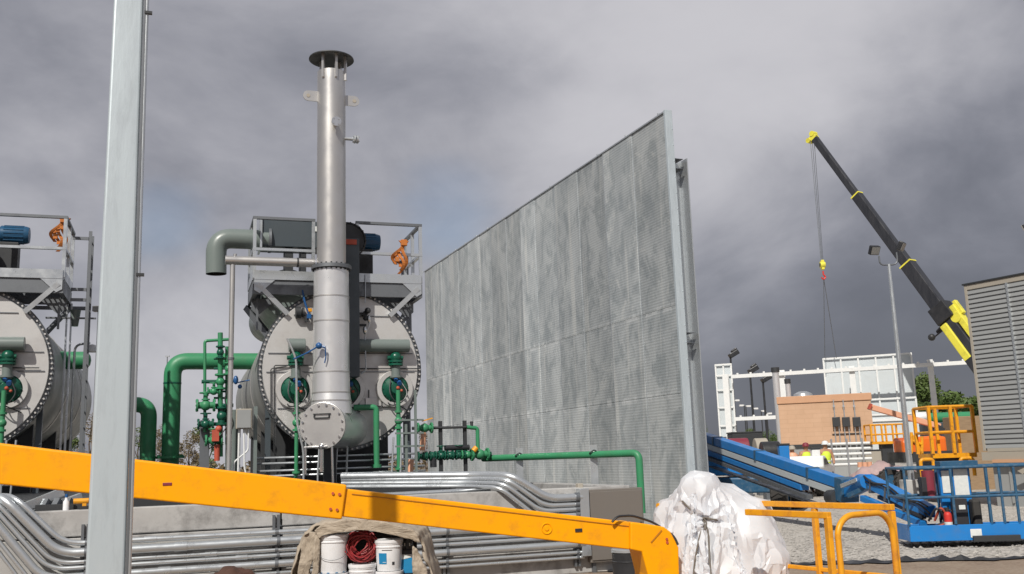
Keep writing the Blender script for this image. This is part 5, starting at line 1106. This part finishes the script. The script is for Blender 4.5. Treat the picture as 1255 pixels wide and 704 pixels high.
# ================================================================ TAN BUILDING
e0, e1 = at(953, 488, 48), at(1066, 482, 46.7); TF = Frame((e0.x, e0.y), math.atan2(e1.y-e0.y, e1.x-e0.x)); s_ = lambda px, py, b=0: TF.loc(px, py, b)
t = fthing('electrical_house', 'tan block walled equipment house with three grey switch boxes', 'building', TF)
zt3, zb3_ = s_(953, 487)[2], s_(955, 546)[2]; wd = s_(1066, 482)[0]
MB().box(0, wd, 0, 5, zb3_, zt3-.35).build('wall', G['tan'], t); MB().box(-.06, wd+.06, -.06, 5, zt3-.349, zt3).build('roof', G['tand'], t, bevel=.02)
MB().box(-.03, wd+.03, -.02, 5, zb3_-.12, zb3_-.001).build('base_frame', G['dark'], t)
MB().box(.1, wd-.1, .1, 5, 0, zb3_-.121).build('plinth', G['grey'], t)
for k, px in enumerate((1025, 1037, 1050)):
    a = s_(px, 517, -.2); bx = MB().box(a[0]-.18, a[0]+.18, -.25, -.02, a[2]-.24, a[2]+.22).build('switch_box', G['dark'], t, bevel=.015)
    b = MB().cyl((a[0]-.05, -.1, a[2]+.22), (a[0]-.05, -.1, s_(px, 490)[2]), .03, n=8).cb((a[0]-.05, -.1, s_(px, 498)[2]), (.1, .08, .1))
    for dx in (-.1, .1): b.cyl((a[0]+dx, -.1, a[2]-.24), (a[0]+dx, -.1, zb3_-.5), .03, n=8)
    b.build('riser', G['galv'], t)
a0_, a1_ = s_(1020, 532)[0], s_(1056, 532)[0]; MB().box(a0_, a1_, -.07, -.02, s_(1030, 532)[2]-.02, s_(1030, 532)[2]+.02).build('strut', G['dark'], t); MB().lathe([(.5, 0), (.45, .18), (.2, .3), (0, .32)], (s_(984, 484, 1.5)[0], 1.5, zt3)).build('roof_vent', G['galv'], t)
# stacks behind the tan house
for px, pw, py, D_, lb in ((950, 8, 453, 51, 'thick shiny steel flue with dark top left of the tan building roof'), (965, 6, 467, 52, 'slim shiny steel flue behind the tan building roof')):
    p = at(px, py, D_); t = thing('flue', lb, 'flue', (p.x, D_, 0)); r = pw/2/FPX*D_
    MB().cyl((0, 0, 0), (0, 0, p.z), r, n=20).build('pipe', G['clad'], t); MB().cyl((0, 0, p.z-.15), (0, 0, p.z+.1), r*1.25, n=20).build('cap', G['dark'], t)
# conduit rack
p = at(1042, 565, 38); t = thing('conduit_rack', 'pale rack of stacked conduits standing below the switch boxes', 'conduit rack', (p.x, 38, 0))
for k in range(5): MB().cyl((-.85, .02*k, .95+k*.2), (.85, .02*k, .95+k*.2), .06, n=10).build('conduit', G['white'], t)
for x in (-.7, -.1, .5): MB().box(x-.03, x+.03, -.12, -.065, 0, 1.95).build('leg', G['galv'], t)
# ================================================================ CRANE
cr0, cr1 = at(997, 168, 57), at(1196, 437, 50); crane = thing('mobile_crane', 'black telescopic crane boom with yellow base rising behind the enclosure', 'crane', (0, 0, 0))
dv = (cr1-cr0); dl = dv.length; dn = dv.normalized()
sts = [(0, .20, .42), (.315, .5, .54), (.66, .62, .66), (1.0, .75, .78)]
pr = [(0.0, .325, .20), (.31, .66, .30), (.62, 1.0, .38), ]
for i, (a, b_, h) in enumerate(((0, .34, .42), (.30, .66, .58), (.62, 1.02, .74))):
    MB().bar(cr0+dv*a, cr0+dv*b_, h*.8, h, (0, 0, 1)).build('boom_section', G['crane'], crane, bevel=.06, seg=2)
for a, h in ((.30, .60), (.62, .78)):
    MB().bar(cr0+dv*a, cr0+dv*(a+.005), h*.82, h).build('collar', G['cyel'], crane)
sd_ = dn.cross(Vector((0, 0, 1))).normalized(); upv = sd_.cross(dn)
MB().bar(cr0-dn*.12, cr0+dn*.2, .34, .42).cyl(cr0-sd_*.2-dn*.15+upv*.1, cr0+sd_*.2-dn*.15+upv*.1, .17, n=18).cyl(cr0-sd_*.2+upv*-.35, cr0+sd_*.2+upv*-.35, .16, n=18).build('boom_tip', G['cyel'], crane)
bs = cr0+dv*.86
MB().bar(cr0+dv*.80, cr0+dv*.86, .85, 1.05).cyl(bs-upv*1.0-sd_*.2, bs-upv*.4, .12, n=10).build('boom_collar', G['black'], crane, bevel=.04)
MB().bar(cr0+dv*.865-upv*.28, cr0+dv*1.08-upv*.28, .82, .42).build('base_section', G['cyel'], crane, bevel=.05)
MB().bar(cr0+dv*.83+upv*.62, cr0+dv*.98+upv*.60, .5, .34).bar(cr0+dv*.82+upv*.86, cr0+dv*.87+upv*.86, .3, .2).cyl(cr0+dv*.87+upv*.5-sd_*.3, cr0+dv*.87+upv*.5+sd_*.3, .3, n=16).build('winch_frame', G['cyel'], crane, bevel=.03)
b = MB()
for k in range(9): b.cb(cr0+dv*(.885+.016*k)-upv*.28-sd_*.425, (.03, .16, .22 if k % 3 else .12), Matrix((sd_, dn, upv)).transposed())
b.build('base_marking', G['rust'], crane)
for f in (.12, .36, .70):
    b = MB()
    for k in range(3): b.cb(cr0+dv*(f+.02*k)-sd_*(.172+.065*(f > .3)+.062*(f > .6)), (.02, .22, .10), Matrix((sd_, dn, upv)).transposed())
    b.build('boom_marking', G['grey'], crane)
MB().tube([cr0+dv*.87-upv*.5, cr0+dv*.87-upv*1.2, cr0+dv*.86-upv*1.25], .05).ball(cr0+dv*.865-upv*1.35, .2, 7).build('floodlamp', G['black'], crane)
# carrier (mostly hidden)
cb_ = cr0+dv*1.12
MB().bar(cr0+dv*1.0, cb_+dn*6, .9, .9).build('boom_heel', G['crane'], crane)
hk = at(1008, 325, 56.8)
b = MB()
for dx in (-.12, .0, .12): b.cyl(cr0+Vector((dx-.1, 0, -.3)), Vector((hk.x+dx*.5, hk.y, hk.z+.3)), .018, n=6)
b.build('hoist_rope', G['galvd'], crane)
h = MB().cyl(hk+Vector((-.15, 0, 0)), hk+Vector((.15, 0, 0)), .2, n=18).cb(hk, (.18, .26, .6)).build('hook_block', G['cyel'], crane, bevel=.03)
MB().cyl(hk+Vector((-.16, 0, 0)), hk+Vector((.16, 0, 0)), .12, n=14).build('sheave', G['black'], h)
MB().tube([hk+Vector((0, 0, -.38)), hk+Vector((0, 0, -.6)), hk+Vector((.14, 0, -.75)), hk+Vector((.0, 0, -.9)), hk+Vector((-.13, 0, -.76))], .05, .08, 8).build('hook', G['labelr'], crane)
for px in (1011, 1025):
    p = at(px, 439, 58.3); t = tag(MB().cyl(hk+Vector((0, 0, -.8)), p, .02, n=6).build('sling', G['galvd']), 'left wire sling from the crane hook to the white panel' if px == 1011 else 'right wire sling from the crane hook to the white panel', 'sling', 'crane slings')
# ================================================================ ORANGE AND YELLOW LIFTS BEHIND
p = at(1128, 562, 33); D = 33.0; t = thing('boom_lift', 'orange boom lift parked behind the blue basket, its arm raised to the left', 'boom lift', (0, 0, 0))
o = lambda px, py, d=0: at(px, py, D+d)
MB().bar(o(1066, 499), o(1152, 523), .17, .19).build('arm', G['peach'], t, bevel=.02); MB().bar(o(1065, 498, -.1), o(1067, 499, -.1), .18, .2).build('arm_tip', G['rust'], t)
MB().cb(o(1127, 546), (1.35, 1.2, .55)).build('body', G['orange'], t, bevel=.08); MB().cb(o(1113, 549, -.2), (.7, .9, .55)).cb(o(1140, 541, -.1), (.6, .9, .35)).build('side_cover', G['orange'], t, bevel=.1)
MB().cb(o(1128, 560), (1.7, 1.4, .35)).build('chassis', G['dark'], t)
for dx, dy in ((-.8, -.7), (.8, -.7), (-.8, .8), (.8, .8)): wheel((p.x+dx, D+dy, .42), .42, .3, t)
b = MB()
for x0, y0, x1, y1 in ((1117, 530, 1117, 556), (1117, 532, 1130, 556), (1130, 535, 1130, 556), (1117, 540, 1130, 545)): b.cyl(o(x0, y0, -.7), o(x1, y1, -.7), .05, n=8)
b.build('guard_rail', G['yellow2'], t)
MB().bar(o(1152, 523), o(1140, 545), .25, .3).build('lower_arm', G['dark'], t)
def railbox(nm, lab_, px0, px1, pyt, pyb, D, ncol, deep, mname='yellow2', r=.035):
    a, c = at(px0, pyb, D), at(px1, pyb, D); zt = at(px0, pyt, D).z; t = thing(nm, lab_, 'work basket', (a.x, D, 0)); w = c.x-a.x
    zz = a.z
    MB().box(0, w, 0, deep, zz, zz+.12).build('floor', G[mname], t)
    for k in range(ncol+1):
        for y in (0, deep): MB().box(w*k/ncol-r, w*k/ncol+r, y-r, y+r, zz+.121, zt).build('post', G[mname], t)
    for z in (zt, (zt+zz)/2):
        for y in (0, deep): MB().cyl((0, y, z), (w, y, z), r, n=8).build('rail', G[mname], t)
        for x in (0, w): MB().cyl((x, 0, z), (x, deep, z), r, n=8).build('rail', G[mname], t)
    return t
t = railbox('work_basket', 'small yellow railed work basket standing before the tan building corner', 1069, 1109, 521, 545, 43, 3, .8)
MB().box(.5, 1.0, .2, .6, 0, at(1069, 545, 43).z-.001).build('pedestal', G['dark'], t)
t = railbox('work_basket', 'large yellow railed access cage left of the louvred enclosure', 1144, 1198, 499, 562, 27, 2, 1.0, r=.04)
a = at(1144, 562, 27); MB().box(.1, 1.0, .1, .9, 0, a.z-.001).build('pedestal', G['dark'], t)
for x in (-.55, .55): 
    MB().tube([(x+.1, -.2, a.z-.5), (x+.1, -.2, a.z-.02), (x+.45, -.2, a.z-.02), (x+.45, -.2, a.z-.5)], .05, .1, 10).build('step_hoop', G['yellow2'], t)
# generator set behind it
p = at(1172, 530, 36); t = thing('generator', 'dark generator with green tank and yellow base behind the yellow cage', 'generator', (p.x, 36, 0))
g_ = lambda py: at(1170, py, 36).z
MB().box(-.75, .75, 0, 1.5, g_(545), g_(517)).build('housing', G['slate'], t, bevel=.04); MB().cyl((-.9, .5, g_(511)), (.9, .5, g_(511)), .19, n=20).build('tank', G['green'], t)
MB().box(-1.1, 1.0, -.1, 1.6, g_(552), g_(545)-.002).build('base', G['cyel'], t, bevel=.02); MB().box(-1.0, 1.0, 0, 1.5, 0, g_(552)-.001).build('underframe', G['dark'], t); MB().ball((-1.15, .3, g_(510)), .28, 8, (1.3, 1, .7)).build('wrap', G['white'], t)
MB().box(-.3, .25, -.012, -.001, g_(541), g_(539)).build('name_strip', G['paper'], t)
# brown bin behind
p = at(1193, 530, 34); placed('brown_crate', 'tall brown wooden crate between the generator and the louvred enclosure', 'crate', G['wood'], MB().box(-.6, .6, 0, 1, 0, at(1193, 510, 34).z), (p.x, 34, 0), bevel=.02)
# pink tarp heap, orange drums
bm = bmesh.new(); bmesh.ops.create_icosphere(bm, subdivisions=4, radius=1)
for v in bm.verts:
    q3 = v.co.copy(); v.co = Vector((q3.x*1.25, q3.y*.8, max(q3.z, -.2)*(.82-.3*q3.x))); v.co += q3*(.3*noise.noise(q3*1.7)+.2*(1-abs(noise.noise(q3*4))*2.2)+.1*noise.noise(q3*9))
for f in bm.faces: f.smooth = True
me = bpy.data.meshes.new('tarp_heap'); bm.to_mesh(me); bm.free(); me.materials.append(G['pinktarp']); o_ = bpy.data.objects.new('tarp_heap', me); COL.objects.link(o_); o_.location = (at(1088, 580, 36).x, 36, 0); tag(o_, 'dusty pink tarp heap behind the gravel, right of the conduit rack', 'tarp heap')
pr_ = None
for k, (px, D_) in enumerate(((1055, 37.0), (1061, 36.6), (1067, 37.2))):
    p = at(px, 580, D_); lb = ['leftmost of three orange and white banded drums by the pink tarp', 'middle of three orange and white banded drums by the pink tarp', 'rightmost of three orange and white banded drums by the pink tarp'][k]
    t = thing('traffic_drum', lb, 'traffic drum', (p.x, D_, 0), 0, 'orange traffic drums')
    for j in range(5): MB().cyl((0, 0, .05+j*.2), (0, 0, .24+j*.2), .13-.008*j, .125-.008*j, n=16).build('band', G['peach' if j % 2 == 0 else 'white'], t)
    MB().cyl((0, 0, 0), (0, 0, .049), .19, n=16).build('base', G['rubber'], t)
# white pickup, tool boxes, machines at the foot of the tan house
p = at(985, 585, 35); t = thing('pickup_truck', 'white pickup truck body behind the blue boom', 'truck', (p.x, 35, 0), 1.15); g2 = lambda py: at(990, py, 35).z
zt4 = g2(559)
MB().prism([(-2.6, .5), (2.2, .5), (2.25, .95), (2.0, 1.0), (.6, zt4-.25), (-.3, zt4), (-1.0, zt4), (-1.02, 1.0), (-2.6, 1.0)], (0, 0, 0), (1, 0, 0), (0, 0, 1), (0, 1, 0), 1.7).build('body', G['white'], t, bevel=.06)
MB().prism([(.45, 1.04), (-.15, zt4-.1), (-.9, zt4-.1), (-.9, 1.04)], (0, -.855, 0), (1, 0, 0), (0, 0, 1), (0, 1, 0), .012).build('window', G['labelk'], t)
for x in (-1.7, 1.5):
    for y in (-.75, .75): wheel((x, y, .38), .38, .24, t, lug=12)
def clutter(nm, lab_, cat, px, py, D_, w_, m, shape):
    zt = at(px, py, D_).z; t = thing(nm, lab_, cat, (at(px, py, D_).x, D_, 0)); shape(t, w_, zt, m); return t
def cbox(t, w_, zt, m): MB().box(-w_/2, w_/2, 0, w_*.8, .15, zt).build('body', G[m], t, bevel=.03); MB().box(-w_/2-.02, w_/2+.02, -.02, w_*.8+.02, zt+.001, zt+.06).build('lid', G['dark'], t, bevel=.01); MB().box(-w_/2+.05, w_/2-.05, .05, w_*.8-.05, 0, .149).build('skid', G['dark'], t)
def cdrum(t, w_, zt, m): MB().cyl((-w_/2, .3, zt-.35), (w_/2, .3, zt-.35), .35, n=20).build('tank', G[m], t, bevel=.03); MB().box(-w_/2, w_/2, 0, .6, .25, zt-.7).build('engine', G['dark'], t, bevel=.03); MB().box(-w_/2, w_/2, .05, .5, 0, .249).build('skid', G['galvd'], t)
clutter('tool_chest', 'blue steel tool chest behind the blue boom', 'tool chest', 961, 546, 31, .32, 'blue', cbox)
clutter('compressor', 'black round compressor left of the blue tool chest', 'compressor', 946, 541, 32, .6, 'black', cdrum)
clutter('compressor', 'maroon round compressor near the narrow white panel', 'compressor', 906, 537, 34, .7, 'maroon', cdrum)
clutter('supply_bin', 'dark supply bin under the white frame, behind the blue boom', 'bin', 916, 531, 38, 1.2, 'dark', cbox)
clutter('reel', 'pale yellow cable reel between the two compressors', 'reel', 934, 537, 35, .45, 'beige', cdrum)
clutter('storage_box', 'white storage box beside the workers', 'box', 1000, 551, 35, .3, 'white', cbox)
clutter('supply_bin', 'beige upright bin standing right of the conduit rack', 'bin', 1070, 553, 42, .7, 'beige', cbox)
# ================================================================ WORKERS
def person(px, D_, label, hat, top, ph=1.76, lean=0, turn=0):
    z = 0; x = at(px, 560, D_).x; t = thing('person', label, 'person', (x, D_, 0), turn)
    bm = bmesh.new(); vs = {}; s = ph/1.76
    J = dict(pel=(0, 0, .95), waist=(0, 0, 1.1), chest=(0, -.02, 1.32), neck=(0, -.02, 1.5), head=(0, -.04, 1.62), top=(0, -.03, 1.72), ls=(-.19, 0, 1.42), le=(-.26, -.04, 1.14), lh=(-.22, -.22, .98), rs=(.19, 0, 1.42), re=(.27, -.02, 1.14), rh=(.22, -.2, .96), lp=(-.1, 0, .9), lk=(-.12, -.02, .5), lf=(-.12, 0, .08), lt=(-.13, -.16, .04), rp=(.1, 0, .9), rk=(.12, .0, .5), rf=(.13, .02, .08), rt=(.14, -.14, .04))
    R = dict(pel=.15, waist=.14, chest=.17, neck=.06, head=.10, top=.08, ls=.08, le=.05, lh=.04, rs=.08, re=.05, rh=.04, lp=.1, lk=.07, lf=.05, lt=.045, rp=.1, rk=.07, rf=.05, rt=.045)
    for k, p in J.items(): vs[k] = bm.verts.new(Vector(p)*s)
    for a, b in (('pel', 'waist'), ('waist', 'chest'), ('chest', 'neck'), ('neck', 'head'), ('head', 'top'), ('chest', 'ls'), ('ls', 'le'), ('le', 'lh'), ('chest', 'rs'), ('rs', 're'), ('re', 'rh'), ('pel', 'lp'), ('lp', 'lk'), ('lk', 'lf'), ('lf', 'lt'), ('pel', 'rp'), ('rp', 'rk'), ('rk', 'rf'), ('rf', 'rt')): bm.edges.new((vs[a], vs[b]))
    me = bpy.data.meshes.new('body'); bm.to_mesh(me); bm.free(); o = bpy.data.objects.new('body', me); COL.objects.link(o); o.parent = t; me.materials.append(G['skin']); me.materials.append(G['cloth'])
    m = o.modifiers.new('skin', 'SKIN'); m.use_smooth_shade = True
    for k, vv in zip(J, me.skin_vertices[0].data): vv.radius = (R[k]*s, R[k]*s)
    me.skin_vertices[0].data[0].use_root = True; o.modifiers.new('sub', 'SUBSURF').levels = 1; o.modifiers['sub'].render_levels = 2
    MB().lathe([(.16, 0), (.125, .01), (.12, .07), (.08, .13), (0, .15)], (0, -.05*s, 1.66*s)).build('hard_hat', G[hat], t)
    MB().lathe([(.17, 1.0), (.19, 1.2), (.2, 1.38), (.15, 1.47), (.08, 1.5)], (0, 0, 0), n=24).build('vest', G[top], t); MB().lathe([(.185, 1.1), (.19, 1.15)], n=24).build('reflective_band', G['white'], t)
    MB().lathe([(.15, .99), (.17, .9), (.16, .82)], n=24).cyl((-.1, 0, .84), (-.12, 0, .1), .105, .085, n=14).cyl((.1, 0, .84), (.13, 0, .1), .105, .085, n=14).build('trousers', G['cloth'], t)
person(971, 36, 'worker in a tan hard hat standing left of the others behind the blue boom', 'beige', 'peach', 1.70)
person(988, 36.5, 'worker in a dark red hard hat behind the blue boom', 'maroon', 'vest', 1.80)
person(1012, 37, 'worker in a white hard hat and yellow green vest near the conduit rack', 'white', 'vest', 1.85)
# ================================================================ TREES, BRUSH, FAR LAMPS
def leaves(name, cs, n, size, m, par, seed):
    rs = random.Random(seed); b = MB()
    for i in range(n):
        c, r = rs.choice(cs); d = Vector((rs.gauss(0, 1), rs.gauss(0, 1), rs.gauss(0, 1))).normalized(); p = Vector(c)+Vector((d.x*r[0], d.y*r[0], d.z*r[1]))*rs.uniform(.35, 1.05)**.6
        if p.z < .1: continue
        s = size*rs.uniform(.5, 1.3); u_ = Vector((rs.gauss(0, 1), rs.gauss(0, 1), rs.gauss(0, .6))).normalized(); w_ = u_.cross(Vector((rs.gauss(0, 1), rs.gauss(0, 1), rs.gauss(0, 1)))).normalized()
        b.bm.faces.new([b.bm.verts.new(q_) for q_ in (p-u_*s, p+w_*s*.45, p+u_*s, p-w_*s*.45)])
    return b.build(name, m, par, norm=False)
def tree(px, D_, pyt, wpx, label, m='leaf', seed=1, n=9000, nl=11, group='trees beyond the site'):
    zt = at(px, pyt, D_).z; r = wpx/2/FPX*D_; t = thing('tree', label, 'tree', (at(px, 545, D_).x, D_, 0), 0, group); rs = random.Random(seed)
    b = MB().tube([(0, 0, 0), (.1, 0, zt*.3), (-.05, 0, zt*.6), (.1, 0, zt*.85)], [r*.07, r*.055, r*.04, r*.02], 0, 8); cs = [((0, 0, zt*.55), (r*.8, zt*.3)), ((0, 0, zt*.82), (r*.45, zt*.15))]
    for k in range(nl):
        a = rs.uniform(0, 6.28); e = Vector((math.cos(a)*r*.65, math.sin(a)*r*.65, zt*rs.uniform(.3, .86))); b.tube([(0, 0, e.z*.6), e*.6+Vector((0, 0, e.z*.3)), e], [r*.03, r*.02, r*.01], 0, 6); cs.append((e, (r*rs.uniform(.25, .42), zt*rs.uniform(.07, .15))))
    b.build('trunk', G['bark'], t); leaves('crown', cs, n, r*.075, G[m], t, seed)
tree(1143, 88, 453, 64, 'rounded green tree between the white frame posts, taller one', seed=3)
tree(1172, 86, 477, 84, 'broad low green tree right of the taller tree', seed=4)
tree(1190, 92, 492, 60, 'green tree partly behind the louvred enclosure', seed=9)
tree(1128, 84, 487, 40, 'low green tree behind the right edge of the large white panel', seed=12)
tree(922, 100, 523, 24, 'small dark tree seen through the white frame, left one', seed=5, n=2500)
tree(945, 96, 525, 22, 'small dark tree seen through the white frame beside the flue', seed=6, n=2500)
tree(866, 70, 515, 14, 'small bushy tree just right of the tall grey wall', seed=7, n=1800)
# dry brush line far left
for i, (px, wpx, pyt, m, lb) in enumerate(((30, 60, 520, 'dry', 'dry brown bush behind the left tank'), (110, 40, 500, 'dry', 'tall dry bush showing between tank and post'), (170, 40, 520, 'leaf', 'green bush right of the galvanised post behind the short green pipe'), (232, 34, 525, 'dry', 'dry brown bush right of the tall green pipe'), (255, 40, 517, 'leaf', 'low green bush behind the green valves'), (197, 26, 517, 'dry', 'dry bush between the two green pipes'), (520, 22, 515, 'dry', 'dry bush between the tank and the tall wall'), (75, 40, 526, 'leaf', 'green bush behind the left ladder'))):
    D_ = 62+i*1.5; tree(px, D_, pyt, wpx, lb, m, 20+i, 2600, 7, 'bushes on the left horizon')
tag(leaves('brush', [((x, 70+random.uniform(-4, 4), .9), (3, 1.3)) for x in range(-60, 2, 3)], 12000, .22, G['dry'], None, 77), 'band of dry brush along the left horizon', 'brush', kind='stuff')
def lamp(px, pyt, D_, label, style, m='black', wpx=3):
    zt = at(px, pyt, D_).z; r = wpx/2/FPX*D_; t = thing('street_lamp', label, 'lamp post', (at(px, pyt+40, D_).x, D_, 0), 0, 'far lamp posts')
    MB().cyl((0, 0, 0), (0, 0, zt), r, r*.7, n=10).build('pole', G[m], t)
    if style == 0: MB().cb((r*2.5, 0, zt+.1), (r*7, r*7, r*3.4), Matrix.Rotation(-.5, 3, 'Y')).cb((r*3, 0, zt+r*3.5), (r*4, r*5, r*2.5), Matrix.Rotation(-.6, 3, 'Y')).build('lamp_head', G['black'], t, bevel=r*.4)
    else: MB().cyl((0, 0, zt), (r*2*style, 0, zt), r*.8, n=8).cb((r*4*style, 0, zt), (r*5, r*4, r*2.2)).build('lamp_head', G['white'], t)
for a_ in ((898, 436, 66, 'tallest dark lamp post, left one of three seen through the white frame', 0), (922, 455, 68, 'middle dark lamp post of three seen through the white frame', 0), (938, 466, 70, 'shortest dark lamp post of three, nearest the shiny flue', 0)): lamp(*a_, wpx=3.4)
for a_ in ((915, 497, 120, 'leftmost far small lamp with pale head between the dark lamp posts', -1), (917, 498, 115, 'far small lamp post beside the leftmost pale one', 1), (926, 501, 122, 'far small lamp with pale head right of the tall middle post', 1), (936, 504, 126, 'far small lamp with pale head beside the shortest dark post', 1), (943, 507, 130, 'farthest small lamp with pale head by the flue', 1), (903, 491, 118, 'far small lamp with pale head by the narrow white panel', 1)): lamp(*a_, m='dark', wpx=1.8)
# lamps on the far left
for px, pyt, D_, lb, w_ in ((116, 382, 30, 'thin mast with a small square floodlight left of the galvanised post', 2.4), (202, 437, 55, 'thin distant mast between the two green pipes', 2.0), (176, 513, 60, 'short far lamp behind the short green pipe', 1.8)):
    zt = at(px, pyt, D_).z; t = thing('light_mast', lb, 'mast', (at(px, pyt+100, D_).x, D_, 0)); r = w_/2/FPX*D_; MB().cyl((0, 0, 0), (0, 0, zt), r, r*.6, n=8).build('pole', G['galvd'], t)
    if px == 116: MB().cb((0, 0, zt+.08), (.32, .2, .18)).build('floodlight', G['black'], t, bevel=.02)
    else: MB().cb((.0, 0, zt), (r*5, r*2, r*1.5)).cb((.0, 0, zt*.72), (r*6, r*2, r*1.2)).build('lamp_head', G['galv'], t)
# camera-like lamp on an arm at the left
p = at(113, 428, 19); t = thing('yard_lamp', 'small white domed lamp on a bent arm left of the galvanised post', 'lamp', (p.x-.35, 19, 0)); zz_ = p.z
MB().tube([(0, 0, 0), (0, 0, zz_+.1), (.3, 0, zz_+.12)], .025, .15, 8).build('arm', G['galv'], t); MB().lathe([(0, .1), (.06, .08), (.1, -.02), (.11, -.06), (.0, -.05)], (.35, 0, zz_)).build('shade', G['white'], t)
